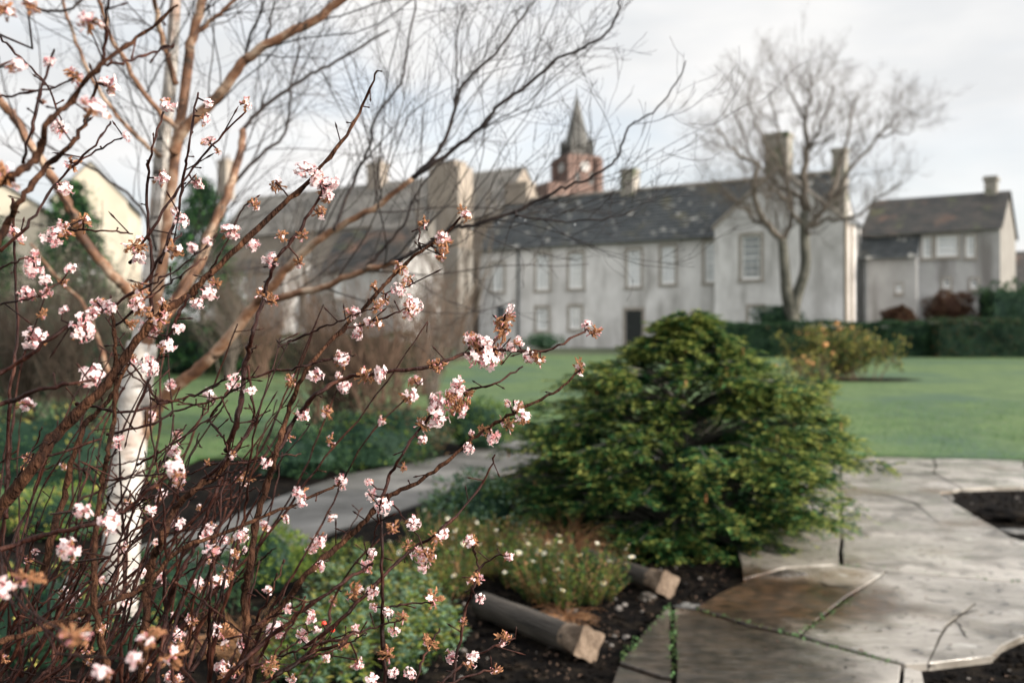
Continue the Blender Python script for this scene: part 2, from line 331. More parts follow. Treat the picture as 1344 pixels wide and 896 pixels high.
# left path
path_px = [(-250,830),(20,790),(180,722),(285,690),(368,655),(448,627),(548,609),(609,596),(668,580),(735,588),(860,598),(1000,604),(1120,610),(1120,618),(960,618),(820,610),(700,612),(676,620),(622,632),(558,661),(515,675),(448,697),(388,722),(250,765),(120,830),(-200,900)]
def slab_mesh(mb, poly, z0, z1, m, rr):
    cx = sum(p[0] for p in poly)/len(poly); cy = sum(p[1] for p in poly)/len(poly)
    q = []
    n = len(poly)
    for i in range(n):
        a = Vector(poly[i]); b = Vector(poly[(i+1)%n])
        k = max(1, int((b-a).length/.18))
        for j in range(k):
            p = a.lerp(b, j/k)
            if j: p += Vector((noise.noise(Vector((p.x*3,p.y*3,4))), noise.noise(Vector((p.x*3,p.y*3,9)))))*.018
            v = Vector((cx,cy)) - p; l = v.length
            q.append(p + v/l*min(.014, l*.1))
    n = len(q)
    inner = [p + (Vector((cx,cy))-p).normalized()*.005 for p in q]
    dz = rr.uniform(-.003,.003)
    mb.add([(p.x,p.y,z0) for p in q]+[(p.x,p.y,z1-.004+dz) for p in q]+[(p.x,p.y,z1+dz) for p in inner],
           [(i,(i+1)%n,n+(i+1)%n,n+i) for i in range(n)]+[(n+i,n+(i+1)%n,2*n+(i+1)%n,2*n+i) for i in range(n)]+[tuple(range(2*n,3*n))], m)
sheet('path', g2(path_px), M['path'], .006, .02)

slabs = [
 ([(1104,706),(1187,706),(1344,716),(1700,741),(1900,830),(1344,772),(1164,757),(1104,748)], 0),
 ([(1104,640),(1130,686),(1184,705),(1187,706),(1104,706)], 0),
 ([(1104,624),(1175,628),(1234,651),(1328,711),(1344,716),(1187,706),(1184,705),(1130,686),(1104,640)], 0),
 ([(1100,601),(1224,605),(1229,616),(1224,624),(1262,645),(1234,651),(1175,628),(1104,624)], 0),
 ([(1224,605),(1344,608),(1344,618),(1229,616)], 0),
 ([(1229,616),(1344,618),(1480,622),(1480,642),(1344,643),(1268,645),(1262,645),(1224,624)], 0),
 ([(1344,608),(1700,612),(1700,624),(1480,622),(1344,618)], 0),
 ([(1480,622),(1700,624),(1900,660),(1900,720),(1700,741),(1600,734),(1490,650),(1480,642)], 0),
 ([(1164,757),(1344,772),(1500,790),(1560,820),(1344,820),(1281,799),(1240,830),(1217,881),(1187,882),(1097,857),(1050,843),(1097,804),(1130,780)], 0),
 ([(1281,799),(1344,820),(1420,822),(1344,844),(1315,857),(1301,871),(1217,881),(1240,830)], 0),
 ([(940,787),(975,770),(1030,752),(1104,748),(1164,757),(1130,780),(1097,804),(1050,842),(980,829),(912,806)], 1),
 ([(884,804),(912,808),(980,830),(1047,844),(1097,858),(1187,883),(1180,1000),(884,1000)], 2),
 ([(811,879),(845,835),(881,803),(882,900),(868,898)], 2),
 ([(811,883),(866,900),(882,903),(882,1050),(760,1000)], 2),
 ([(1187,884),(1210,890),(1230,960),(1180,1000)], 2),
 ([(960,700),(1104,706),(1104,748),(1030,752),(975,768)], 2),
 ([(960,640),(1104,640),(1104,706),(960,700)], 0),
 ([(940,602),(1100,601),(1104,624),(1104,640),(960,640)], 0),
]
mb = MB(); rr = random.Random(2)
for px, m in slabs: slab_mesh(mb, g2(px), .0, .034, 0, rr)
for pl in ([(1250,818),(1268,814),(1284,808)],[(1252,823),(1262,830),(1266,842),(1270,848)],[(1104,699),(1150,704),(1187,706)],[(1150,655),(1200,664),(1240,700)],[(1120,650),(1165,655),(1215,668)],[(1075,770),(1085,777),(1128,777)],[(1300,618),(1350,622),(1420,628)],[(1150,616),(1190,619),(1222,622)],[(1300,690),(1330,698),(1360,704)]):   # cracks
    q = [G(x,y,.036)+Vector((0,0,0)) for x, y in pl]; q2 = []
    for a_, b_ in zip(q, q[1:]):
        for j in range(5): q2.append(a_.lerp(b_, j/5)+Vector((rr.gauss(0,.004), rr.gauss(0,.004), 0)))
    q2.append(q[-1]); mb.tube(q2, [.003*math.sin(PI*(j+.6)/len(q2)) for j in range(len(q2))], 4, 1)
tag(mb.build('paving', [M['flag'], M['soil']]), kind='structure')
# moss in the joints
mb = MB()
for (a, b) in (((883,806),(883,900)),((912,807),(1047,843)),((1047,844),(1120,790)),((1187,883),(1050,846)),((811,880),(880,802)),((1104,748),(1340,771))):
    A, B = G(*a), G(*b)
    for k in range(int((B-A).length*90)):
        q = A.lerp(B, rr.random()) + Vector((rr.gauss(0,.012), rr.gauss(0,.012), .028))
        mb.leaf(q, Vector((rr.uniform(-1,1), rr.uniform(-1,1), .8)), Vector((0,0,1)), rr.uniform(.008,.024), .012, rr.randint(0,1))
tag(mb.build('joint_moss', [M['moss'], M['grass']]), 'green moss and weeds growing in the joints between the flagstones', 'moss', kind='stuff')
# crumbs and gravel on the soil
mb = MB()
def inpoly(x, y, poly):
    c = False; n = len(poly); j = n-1
    for i in range(n):
        if (poly[i][1] > y) != (poly[j][1] > y) and x < (poly[j][0]-poly[i][0])*(y-poly[i][1])/(poly[j][1]-poly[i][1])+poly[i][0]: c = not c
        j = i
    return c
mb2 = MB()
for _ in range(240):
    y = rr.uniform(3.6, 11); x = rr.uniform(.25, .6)*y
    mb2.leaf(Vector((x,y,.040)), Vector((rr.uniform(-1,1), rr.uniform(-1,1), .12)), Vector((0,0,1)), rr.uniform(.012,.035), rr.uniform(.006,.018), rr.randint(0,1), .2)
for _ in range(420):
    q = G(rr.uniform(560,1010), rr.uniform(735,896)); x, y = q.x, q.y
    mb2.leaf(Vector((x,y,.008)), Vector((rr.uniform(-1,1), rr.uniform(-1,1), .2)), Vector((0,0,1)), rr.uniform(.012,.03), rr.uniform(.006,.016), 0, .25)
tag(mb2.build('leaf_litter', [M['twig_brown'], M['soil']]), 'small fallen leaves and grit scattered on the wet flagstones', 'litter', kind='stuff')
bed = g2([(540,720),(700,690),(1000,760),(900,790),(811,879),(760,950),(500,950)])
bed2 = g2([(1190,886),(1300,873),(1344,846),(1600,830),(1600,1000),(1190,1000)])
bed3 = g2([(1236,652),(1268,646),(1490,645),(1600,735),(1344,716),(1326,709)])
for pl, n in ((bed, 2600), (bed2, 1500), (bed3, 900)):
    xs = [p[0] for p in pl]; ys = [p[1] for p in pl]; k = 0
    while k < n:
        x = rr.uniform(min(xs), max(xs)); y = rr.uniform(min(ys), max(ys)); k += 1
        if not inpoly(x, y, pl): continue
        s = rr.choice((.004,.006,.009,.013,.018))
        blob(mb, (x,y,s*.4+.002), (s,s*rr.uniform(.6,1),s*.6), ICO1, .3, 2, 0 if rr.random() < .95 else 1, k)
tag(mb.build('soil_crumbs', [M['soil'], M['rubble']]), 'dark soil crumbs and gravel lying in the open planting beds', 'soil', kind='stuff')

# ------------------------------------------------------------------ buildings
def wall(mb, x0, x1, z0, z1, y, ops, deep=.16, m=0, gable=None):
    """front wall in the local xz plane at y (facing -y) with real openings; gable = apex (x, z)"""
    xs = sorted({x0, x1, *[o[0] for o in ops], *[o[1] for o in ops]}); zs = sorted({z0, z1, *[o[2] for o in ops], *[o[3] for o in ops]})
    for i in range(len(xs)-1):
        for j in range(len(zs)-1):
            cx, cz = (xs[i]+xs[i+1])/2, (zs[j]+zs[j+1])/2
            if any(o[0] < cx < o[1] and o[2] < cz < o[3] for o in ops): continue
            mb.add([(xs[i],y,zs[j]),(xs[i+1],y,zs[j]),(xs[i+1],y,zs[j+1]),(xs[i],y,zs[j+1])], [(0,1,2,3)], m)
    for a, b, c, d in [o[:4] for o in ops]:
        Y = y+deep
        mb.add([(a,y,c),(b,y,c),(b,y,d),(a,y,d),(a,Y,c),(b,Y,c),(b,Y,d),(a,Y,d)], [(0,4,5,1),(1,5,6,2),(2,6,7,3),(3,7,4,0)], m)
    if gable:
        mb.add([(x0,y,z1),(x1,y,z1),(gable[0],y,gable[1])], [(0,1,2)], m)
def window(parent, a, b, c, d, y, cols=3, rows=4, glass='pane', margin=.16, deep=.12, sill=True):
    """margins, sash and bars as one window; its pane is a sub-part"""
    mb = MB(); e = margin; yo = y-.025
    mb.box((a-e,yo,c-.02),(a,y+.05,d+e),1); mb.box((b,yo,c-.02),(b+e,y+.05,d+e),1); mb.box((a+.002,yo+.002,d),(b-.002,y+.05,d+e-.002),1)
    if sill: mb.box((a-e-.03,yo-.05,c-.16),(b+e+.03,y+.06,c-.022),1)
    w_ = .075; yf = y+.05
    mb.box((a,yf,c),(a+w_,yf+.07,d)); mb.box((b-w_,yf,c),(b,yf+.07,d)); mb.box((a+w_,yf,c),(b-w_,yf+.07,c+w_*1.5)); mb.box((a+w_,yf,d-w_),(b-w_,yf+.07,d))
    for i in range(1, cols):
        x = a+(b-a)*i/cols; mb.box((x-.016,yf+.015,c+w_*1.5),(x+.016,yf+.05,d-w_))
    for j in range(1, rows):
        z = c+(d-c)*j/rows; t = .028 if j == rows//2 else .016
        mb.box((a+w_,yf+.012,z-t),(b-w_,yf+.052,z+t))
    o = mb.build('window', [M['white'], M['margin']], parent)
    p = MB(); p.box((a+.02,yf+.075,c+.02),(b-.02,yf+.09,d-.02)); p.build('pane', M[glass], o)
    return o
def roof_slope(mb, A, B, Cc, D, course=.28, th=.035, m=0):
    """A,B eave ends, D,C ridge ends: real overlapping slate courses"""
    A, B, Cc, D = map(Vector, (A, B, Cc, D))
    n = (B-A).cross(D-A).normalized()
    if n.z < 0: n = -n
    k = max(2, int((D-A).length/course))
    for i in range(k):
        t0 = i/k; t1 = min(1.0, (i+1.06)/k)
        a, b = A.lerp(D,t0), B.lerp(Cc,t0); c, d = B.lerp(Cc,t1), A.lerp(D,t1)
        up = n*th; up2 = n*.004
        mb.add([a,b,c,d,a+up,b+up,c+up2,d+up2], [(4,5,6,7),(0,1,5,4),(1,2,6,5),(3,0,4,7),(2,3,7,6)], m)
def chimney(parent, x, y, wx, wy, z0, z1, m='chim', pots=0, name='chimney'):
    mb = MB(); mb.box((x-wx/2,y-wy/2,z0),(x+wx/2,y+wy/2,z1-.22))
    mb.box((x-wx/2-.07,y-wy/2-.07,z1-.22),(x+wx/2+.07,y+wy/2+.07,z1-.06)); mb.box((x-wx/2-.02,y-wy/2-.02,z1-.06),(x+wx/2+.02,y+wy/2+.02,z1))
    o = mb.build(name, M[m], parent)
    for i in range(pots):
        p = MB(); px = x-wx/2+wx*(i+.5)/pots
        p.tube([(px,y,z1),(px,y,z1+.35),(px,y,z1+.42)], [.13,.11,.13], 8); p.build('chimney_pot', M['rubble'], o)
    return o

HX, HY = 0.81, 58.8
TH = math.atan2(-.543, .84)
cu, su = .84, -.543
GZ = gh(60)
def U(px, v=0.0):          # local x of a point seen at photo column px on the plane v metres in front of the facade
    k = (px-672)/F
    ax, ay = HX - .543*v, HY - .84*v
    return (k*ay - ax)/(.84 + .543*k)
def Zl(py, u, v=0.0):      # local z above the house base
    Y = HY - .543*u - .84*v
    return CH + (448-py)/F*Y - GZ
house = empty('long_grey_house', (HX, HY, GZ), TH)
tag(house, 'long pale grey two storey house with slate roof, black door and projecting chimney gable', 'house')
def opn(x0, x1, y0, y1, v=0.0):
    a, b = U(x0, v), U(x1, v); u = (a+b)/2
    return (a, b, Zl(y1, u, v), Zl(y0, u, v))
EAVE, RIDGE = 6.05, 9.15
ups = [(704,721,333,380),(747,765,332,378),(823.5,841,328,375.5),(868,886,323,372),(925,943,318,370),(646,661,346,382)]
los = [(704,719.5,404,433),(747.5,763,402,431)]
ow = [opn(*a) for a in ups+los]; od = opn(821,843,407,454.5); od = (od[0],od[1],0.12,od[3]); odl = opn(651,663,402,440); 
WL, WR, WV = U(938,2.0), U(1108,2.0), 2.0
mb = MB(); wall(mb, U(629), 17.6, -.6, EAVE, 0, ow+[od, odl])
x0, x1 = U(629), 17.6
mb.add([(x0,6,-.6),(x1,6,-.6),(x1,6,EAVE),(x0,6,EAVE)], [(1,0,3,2)])
mb.add([(x1,0,-.6),(x1,6,-.6),(x1,6,EAVE),(x1,3,RIDGE),(x1,0,EAVE)], [(0,1,2,3,4)])
mb.add([(x0,0,-.6),(x0,6,-.6),(x0,6,EAVE),(x0,3,RIDGE),(x0,0,EAVE)], [(4,3,2,1,0)])
wm = mb.build('wall', M['harl'], house)
mb = MB(); roof_slope(mb, (x0-.05,-.22,EAVE-.18),(x1+.05,-.22,EAVE-.18),(x1+.05,3,RIDGE+.03),(x0-.05,3,RIDGE+.03))
roof_slope(mb, (x1+.05,6.22,EAVE-.18),(x0-.05,6.22,EAVE-.18),(x0-.05,3,RIDGE+.03),(x1+.05,3,RIDGE+.03))
rf = mb.build('roof', M['slate'], house)
mb = MB(); mb.box((x0-.06,2.88,RIDGE),(x1+.06,3.12,RIDGE+.13)); mb.build('ridge_stone', M['margin'], rf)
for a, b, c, d in ow[:-2]: window(house, a, b, c, d, 0, 3, 6)
for a, b, c, d in ow[-2:]: window(house, a, b, c, d, 0, 3, 4)
a, b, c, d = odl; mb = MB(); mb.box((a,.08,c),(b,.13,d)); mb.build('dark_window', M['pane_dark'], house)
a, b, c, d = od
mb = MB(); mb.box((a,.09,c),(b,.14,d))
for (p0, p1) in ((.08,.45),(.55,.92)):
    for (q0, q1) in ((.06,.40),(.46,.93)):
        mb.box((a+(b-a)*p0,.07,c+(d-c)*q0),(a+(b-a)*p1,.088,c+(d-c)*q1))
dr = mb.build('door', M['door'], house)
mb = MB(); mb.box((a+.1,.03,c+1.0),(a+.16,.068,c+1.12)); mb.build('handle', M['iron'], dr)
mb = MB(); mb.box((a-.16,-.03,c-.12),(a,.06,d+.18)); mb.box((b,-.03,c-.12),(b+.16,.06,d+.18)); mb.box((a+.002,-.028,d),(b-.002,.06,d+.178)); mb.box((a-.2,-.6,-.3),(b+.2,-.032,.10)); mb.build('door_surround', M['margin'], house)
mb = MB(); mb.tube([(U(681),-.10,0),(U(681),-.10,EAVE-.2)], .07, 8); mb.build('drainpipe', M['iron'], house)
mb = MB(); mb.tube([(x0,-.26,EAVE-.2),(WL,-.26,EAVE-.2)], .07, 8); mb.build('gutter', M['iron'], house)
chimney(house, 5.34, 3, .85, .8, RIDGE-.7, Zl(222, 5.34, -3))
chimney(house, x0+.9, 3.2, 1.6, .9, RIDGE-.8, Zl(240, x0+.9, -3.2), 'harl_warm')
# projecting wing
gx = (WL+WR)/2; gz = Zl(226, gx, WV)
w1 = opn(973.5,998.5,309,366,WV); w2 = opn(983,1001,403,424,WV)
mb = MB(); wall(mb, WL, WR, -.6, EAVE, -WV, [w1,w2], gable=(gx,gz))
mb.add([(WR,-WV,-.6),(WR,1.2,-.6),(WR,1.2,EAVE),(WR,-WV,EAVE)], [(0,1,2,3)]); mb.add([(WL,-WV,-.6),(WL,0,-.6),(WL,0,EAVE),(WL,-WV,EAVE)], [(3,2,1,0)])
mb.add([(WR,1.2,-.6),(17.6,1.2,-.6),(17.6,1.2,EAVE),(WR,1.2,EAVE)],[(0,1,2,3)])
mb.build('wing_wall', M['harl'], house)
mb = MB(); roof_slope(mb, (WR+.1,-WV+.02,EAVE-.12),(WR+.1,3.2,EAVE-.12),(gx,3.2,gz-.02),(gx,-WV+.02,gz-.02)); roof_slope(mb, (WL-.1,3.2,EAVE-.12),(WL-.1,-WV+.02,EAVE-.12),(gx,-WV+.02,gz-.02),(gx,3.2,gz-.02))
mb.build('wing_roof', M['slate'], house)
mb = MB()
for sx, xe in ((-1, WL-.12), (1, WR+.12)):   # raised gable skews
    n = 12
    a = Vector((xe,-WV-.06,EAVE-.1)); b = Vector((gx,-WV-.06,gz+.12))
    mb.add([a,b,b+Vector((0,.32,0)),a+Vector((0,.32,0)),a+Vector((0,0,.22)),b+Vector((0,0,.22)),b+Vector((0,.32,.22)),a+Vector((0,.32,.22))],
           [(0,1,5,4),(4,5,6,7),(2,3,7,6),(0,4,7,3),(0,3,2,1),(1,2,6,5)])
mb.build('gable_skew', M['margin'], house)
window(house, *w1, -WV, 4, 6, 'pane_mid'); window(house, *w2, -WV, 3, 3)
chimney(house, gx-.08, -WV+.5, 1.15, .85, gz-.75, Zl(173, gx, WV))
chimney(house, U(1103,.8), -.8, .62, .62, EAVE-.4, Zl(195, U(1103,.8), .8))
mb = MB(); mb.box((WR+.002,-WV-.02,0),(WR+.12,-WV+.35,EAVE-.15)); mb.box((WR+.002,-.9,0),(WR+.10,-.6,EAVE-.1)); mb.build('quoin_strip', M['harl_warm'], house)
mb = MB(); mb.tube([(WR+.1,.3,0),(WR+.1,.3,EAVE)], .06, 8); mb.build('drainpipe', M['iron'], house)

# right-hand building with the lean-to
annex = empty('annexe_building', (HX, HY, GZ), TH)
tag(annex, 'lower grey rendered building with dark slate roof, right of the gabled wing', 'building')
CV = -1.16
CU0, CU1 = 18.95, U(1313, CV)
E2 = Zl(301, 22, CV); R2 = Zl(257, 22, -4.2)
cw = [opn(1211,1223,311,338,CV), opn(1229,1258,309,336,CV), opn(1268,1280,309,337,CV), opn(1238,1248,366,378,CV), opn(1274,1284,366,378,CV)]
mb = MB(); wall(mb, CU0, CU1, -.6, E2, -CV, cw)
me_ = MB(); me_.add([(CU1,-CV,-.6),(CU1,7.2,-.6),(CU1,7.2,E2),(CU1,4.2,R2),(CU1,-CV,E2)], [(0,1,2,3,4)]); me_.build('end_wall', M['harl_shade'], annex)  # shade on this sunward gable painted in by the darker harling
mb.add([(CU0,7.2,-.6),(CU1,7.2,-.6),(CU1,7.2,E2),(CU0,7.2,E2)], [(1,0,3,2)]); mb.add([(CU0,-CV,-.6),(CU0,7.2,-.6),(CU0,7.2,E2),(CU0,4.2,R2),(CU0,-CV,E2)], [(4,3,2,1,0)])
mb.build('wall', M['harl_c'], annex)
mb = MB(); roof_slope(mb, (CU0-.1,-CV-.25,E2-.18),(CU1+.12,-CV-.25,E2-.18),(CU1+.12,4.2,R2),(CU0-.1,4.2,R2)); roof_slope(mb, (CU1+.12,7.4,E2-.18),(CU0-.1,7.4,E2-.18),(CU0-.1,4.2,R2),(CU1+.12,4.2,R2))
mb.build('roof', M['slate_brown'], annex)
for i, (a, b, c, d) in enumerate(cw): window(annex, a, b, c, d, -CV, (2,5,2,1,1)[i], (3,3,3,2,2)[i], 'pane' if i < 3 else 'pane_dark', .08)
LU1 = U(1203, -.5); EL = Zl(335, 21, -.5)
lw = opn(1176,1185,372,384,-.5)
mb = MB(); wall(mb, CU0+.15, LU1, -.6, EL, .5, [lw])
mb.add([(LU1,.5,-.6),(LU1,-CV,-.6),(LU1,-CV,E2-.1),(LU1,.5,EL)], [(0,1,2,3)]); mb.add([(CU0+.15,.5,-.6),(CU0+.15,-CV,-.6),(CU0+.15,-CV,E2-.1),(CU0+.15,.5,EL)], [(3,2,1,0)])
mb.build('lean_to_wall', M['harl_c'], annex)
mb = MB(); roof_slope(mb, (CU0+.05,.28,EL-.14),(LU1+.08,.28,EL-.14),(LU1+.08,-CV-.01,E2-.24),(CU0+.05,-CV-.01,E2-.24)); mb.build('lean_to_roof', M['slate'], annex)
window(annex, *lw, .5, 1, 1, 'pane', .05)
mb = MB(); a_, b_ = U(1140,.2), U(1140,.2); mb.box((U(1224,CV),-CV-.5,0),(U(1229,CV)+.1,-CV-.002,2.6)); mb.build('buttress', M['harl_c'], annex)
mb = MB(); mb.tube([(CU0+.3,.4,0),(CU0+.3,.4,EL)], .06, 8); mb.build('drainpipe', M['iron'], annex)
chimney(annex, CU1-.75, 4.2, .55, .7, R2-.5, Zl(232, CU1-.75, -4.2))

# left wing and the massing behind it
def simple_house(name, label, x0, x1, y0, y1, eave, ridge, wallm, roofm, ops=(), org=None, axis='x', th=TH, cat='house', glass='pane'):
    """ridge along x (eaves front/back) or along y (gable to the front); y is positive away from the camera"""
    o = empty(name, org or (HX, HY, GZ), th); tag(o, label, cat)
    mb = MB()
    if axis == 'x':
        ym = (y0+y1)/2
        wall(mb, x0, x1, -1, eave, y0, list(ops))
        mb.add([(x1,y0,-1),(x1,y1,-1),(x1,y1,eave),(x1,ym,ridge),(x1,y0,eave)], [(0,1,2,3,4)]); mb.add([(x0,y0,-1),(x0,y1,-1),(x0,y1,eave),(x0,ym,ridge),(x0,y0,eave)], [(4,3,2,1,0)])
        mb.add([(x0,y1,-1),(x1,y1,-1),(x1,y1,eave),(x0,y1,eave)], [(1,0,3,2)])
        r = MB(); roof_slope(r, (x0-.1,y0-.22,eave-.18),(x1+.1,y0-.22,eave-.18),(x1+.1,ym,ridge+.03),(x0-.1,ym,ridge+.03)); roof_slope(r, (x1+.1,y1+.22,eave-.18),(x0-.1,y1+.22,eave-.18),(x0-.1,ym,ridge+.03),(x1+.1,ym,ridge+.03))
    else:
        xm = (x0+x1)/2
        wall(mb, x0, x1, -1, eave, y0, list(ops), gable=(xm, ridge))
        mb.add([(x0,y1,-1),(x1,y1,-1),(x1,y1,eave),(xm,y1,ridge),(x0,y1,eave)], [(4,3,2,1,0)])
        mb.add([(x1,y0,-1),(x1,y1,-1),(x1,y1,eave),(x1,y0,eave)], [(0,1,2,3)]); mb.add([(x0,y0,-1),(x0,y1,-1),(x0,y1,eave),(x0,y0,eave)], [(3,2,1,0)])
        r = MB(); roof_slope(r, (x1+.22,y0-.1,eave-.18),(x1+.22,y1+.1,eave-.18),(xm,y1+.1,ridge+.03),(xm,y0-.1,ridge+.03)); roof_slope(r, (x0-.22,y1+.1,eave-.18),(x0-.22,y0-.1,eave-.18),(xm,y0-.1,ridge+.03),(xm,y1+.1,ridge+.03))
    mb.build('wall', M[wallm], o); r.build('roof', M[roofm], o)
    for a, b, c, d in ops: window(o, a, b, c, d, y0, 3, 4, glass, .12)
    return o
# stair-tower wing standing forward at the left end of the long house
DV = 4.0
dx0, dx1 = U(488, DV), U(560, DV)
ops = [opn(540,550,340,372,DV), opn(510,520,340,372,DV), opn(540,550,400,428,DV)]
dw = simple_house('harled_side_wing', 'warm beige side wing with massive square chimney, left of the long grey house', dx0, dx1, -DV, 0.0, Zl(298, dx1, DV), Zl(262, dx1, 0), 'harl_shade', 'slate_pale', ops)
tx0, tx1 = U(562, 3), U(602, 3)
mb = MB(); mb.box((tx0,-2.998,0),(tx1-.002,-1.6,Zl(325, tx1, 3))); mb.build('lower_wall', M['harl_shade'], dw)  # lower tower: tree shade painted in by the darker harling
mb = MB(); mb.box((tx0,-3.0,Zl(325, tx1, 3)),(tx1,-1.6,Zl(216, tx1, 3))); mb.box((tx0+.25,-2.9,Zl(216,tx1,3)),(tx1-.35,-1.7,Zl(208,tx1,3))); mb.build('stair_tower', M['harl_warm'], dw)
simple_house('far_slate_roofed_house', 'long dull roofed house at far left behind the bare shrubs', U(285, -2), U(629)-.06, 2.0, 8.5, Zl(300, U(420,-2), -2), Zl(242, U(440,-2), -5), 'harl_warm', 'slate_pale', [opn(540,548,300,330,-2), opn(395,407,330,358,-2), opn(350,362,330,358,-2)])
fo = C.objects['far_slate_roofed_house']
chimney(fo, U(493,-5), 5.2, 1.25, .9, Zl(252,U(493,-5),-5), Zl(214,U(493,-5),-5), 'harl_warm', 3)
chimney(fo, U(294,-5), 5.2, 1.0, .9, Zl(262,U(294,-5),-5), Zl(210,U(294,-5),-5), 'harl_warm', 2)
simple_house('low_slate_outhouse', 'low outhouse with dark slate roof and one white window in front of the far house', U(420, 7), U(525, 7), -7.0, -3.0, Zl(352, U(480,7), 7), Zl(300, U(480,7), 5), 'harl_c', 'slate_brown', [opn(438,450,362,392,7)])
simple_house('low_garden_shed', 'low dark shed with white panel behind left birch limb', U(296, 9), U(372, 9), -9.0, -6.0, Zl(355, U(330,9), 9), Zl(338, U(330,9), 7.5), 'harl_c', 'slate_brown', [opn(302,324,362,392,9)])
# cream house at far left
o = simple_house('cream_gabled_house', 'cream rendered house with slate roof at the far left edge', -6.5, 1.6, 0, 6, 6.9, 9.3, 'cream', 'slate', [(-5.2,-4.2,2.8,4.4),(-1.6,-.6,2.8,4.4)], (-23.6, 46.0, gh(46)), 'y', R(12))
simple_house('cream_side_house', 'smaller cream rendered house with grey slate slope beside the left evergreen', -1.5, 1.5, 0, 5, 6.8, 8.4, 'cream', 'slate', [(-.5,.5,2.9,4.3)], (-18.2, 43.0, gh(43)), 'y', R(14))
# far right
simple_house('red_brick_house', 'small reddish house at far right edge beyond the annexe', 0, 9, 0, 7, 3.6, 6.4, 'redstone', 'slate_brown', [(.8,1.9,1.3,2.7)], (32.6, 64, gh(64)), 'x', R(-20))

# church
ch = empty('church', (P(757, 0, 170).x, 170, GZ), R(24)); tag(ch, 'red sandstone church tower with pale clock and grey stone spire behind the slate roof', 'church')
zp = lambda py, d=170: CH + (448-py)/F*d - GZ
s = 2.75; mb = MB(); mb.box((-s,-s,-1),(s,s,zp(213))); mb.box((-s-.25,-s-.25,zp(213)),(s+.25,s+.25,zp(207)))
for a in (-1,1):
    for b in (-1,1):
        mb.box((a*s-.55,b*s-.55,-1),(a*s+.55,b*s+.55,zp(210)-.002))
mb.box((-s-4.5,-s-1,-1),(-s,s-1,zp(246)))
mb.build('tower', M['redstone'], ch)
mb = MB(); s2 = 1.75
mb.box((-s2,-s2,zp(207)),(s2,s2,zp(193)))
for a in (-1,1):
    for b in (-1,1):
        cx, cy = a*s2*1.02, b*s2*1.02; mb.box((cx-.38,cy-.38,zp(207)),(cx+.38,cy+.38,zp(187)))
        mb.tube([(cx,cy,zp(187)),(cx,cy,zp(181))], [.42,.03], 6)
mb.build('belfry', M['spire'], ch)
mb = MB(); mb.tube([(0,0,zp(195)),(0,0,zp(193)),(0,0,zp(124))], [2.45,2.38,.06], 8); mb.tube([(0,0,zp(124)),(0,0,zp(119))], .06, 4)
mb.build('spire', M['spire'], ch)
for rz in (0, PI/2, PI, -PI/2):
    mb = MB(); c_, s_ = math.cos(rz), math.sin(rz)
    mb.tube([(0,-s-.02,zp(222)),(0,-s-.30,zp(222))], .80, 24)
    o = mb.build('clock_face', M['clock'], ch); o.rotation_euler = (0,0,rz)
    mb = MB(); mb.box((-.05,-s-.36,zp(222)-.1),(.05,-s-.31,zp(222)+.8)); mb.box((0,-s-.40,zp(222)-.05),(.55,-s-.37,zp(222)+.05)); mb.build('clock_hands', M['iron'], o)
for rz in (0, PI/2):
    for x in (-1.3, 1.3):
        mb = MB(); mb.box((x-.35,-s-.05,zp(245)),(x+.35,-s-.015,zp(229))); o = mb.build('louvre_window', M['slate'], ch); o.rotation_euler = (0,0,rz)
# far ground swell with woodland on the right and left horizon
mb = MB()
for i in range(900):
    x = rr.uniform(-140, 170); y = rr.uniform(175, 230) 
    blob(mb, (x, y, 1.5+rr.uniform(0,2.5)), (rr.uniform(2,5), 3, rr.uniform(1.5,3)), ICO1, .4, 1.5, rr.randint(0,1), i)
tag(mb.build('distant_woodland', [M['twig_far'], M['hedge_mid']]), 'distant low woodland along the horizon behind the houses', 'woodland', kind='stuff')

# ------------------------------------------------------------------ branching
def perp(d, rg):
    a = Vector((rg.gauss(0,1), rg.gauss(0,1), rg.gauss(0,1))); a -= d*a.dot(d)
    return a.normalized() if a.length > 1e-6 else d.orthogonal().normalized()
def grow(mb, p, d, ln, r, lvl, rg, up=.25, ang=38, kids=5, sub=.55, wob=.16, m=0, rmin=.0008, k=None, tips=None, flat=0):
    n = 7 if lvl > 0 else 5
    if ln < .05: n = 3
    pts = [p.copy()]; d = d.normalized(); dirs = [d.copy()]
    for i in range(n):
        d = (d + perp(d, rg)*wob + Vector((0,0,up*.22))).normalized()
        pts.append(pts[-1] + d*(ln/n)); dirs.append(d.copy())
    r1 = max(rmin, r*.38)
    rad = [r + (r1-r)*i/n for i in range(n+1)]
    mb.tube(pts, rad, k or (6 if r > .01 else 4 if r > .0025 else 3), m, cap=False)
    if tips is not None and lvl == 0: tips.append((pts[-1], d.copy()))
    if lvl > 0:
        for c in range(kids):
            t = rg.uniform(.18, .98)*n; i = min(n-1, int(t)); q = pts[i].lerp(pts[i+1], t-i); dd = dirs[i+1]
            a = R(rg.gauss(ang, 9)); pe = perp(dd, rg)
            if flat: pe = Vector((pe.x, pe.y*(1-flat), pe.z)).normalized()
            nd = (dd*math.cos(a) + pe*math.sin(a)).normalized()
            grow(mb, q, nd, ln*sub*rg.uniform(.6,1.15)*(1.15-.5*t/n), max(rmin, rad[i]*.55), lvl-1, rg, up, ang, max(2, kids-1), sub, wob*1.1, m, rmin, k, tips, flat)
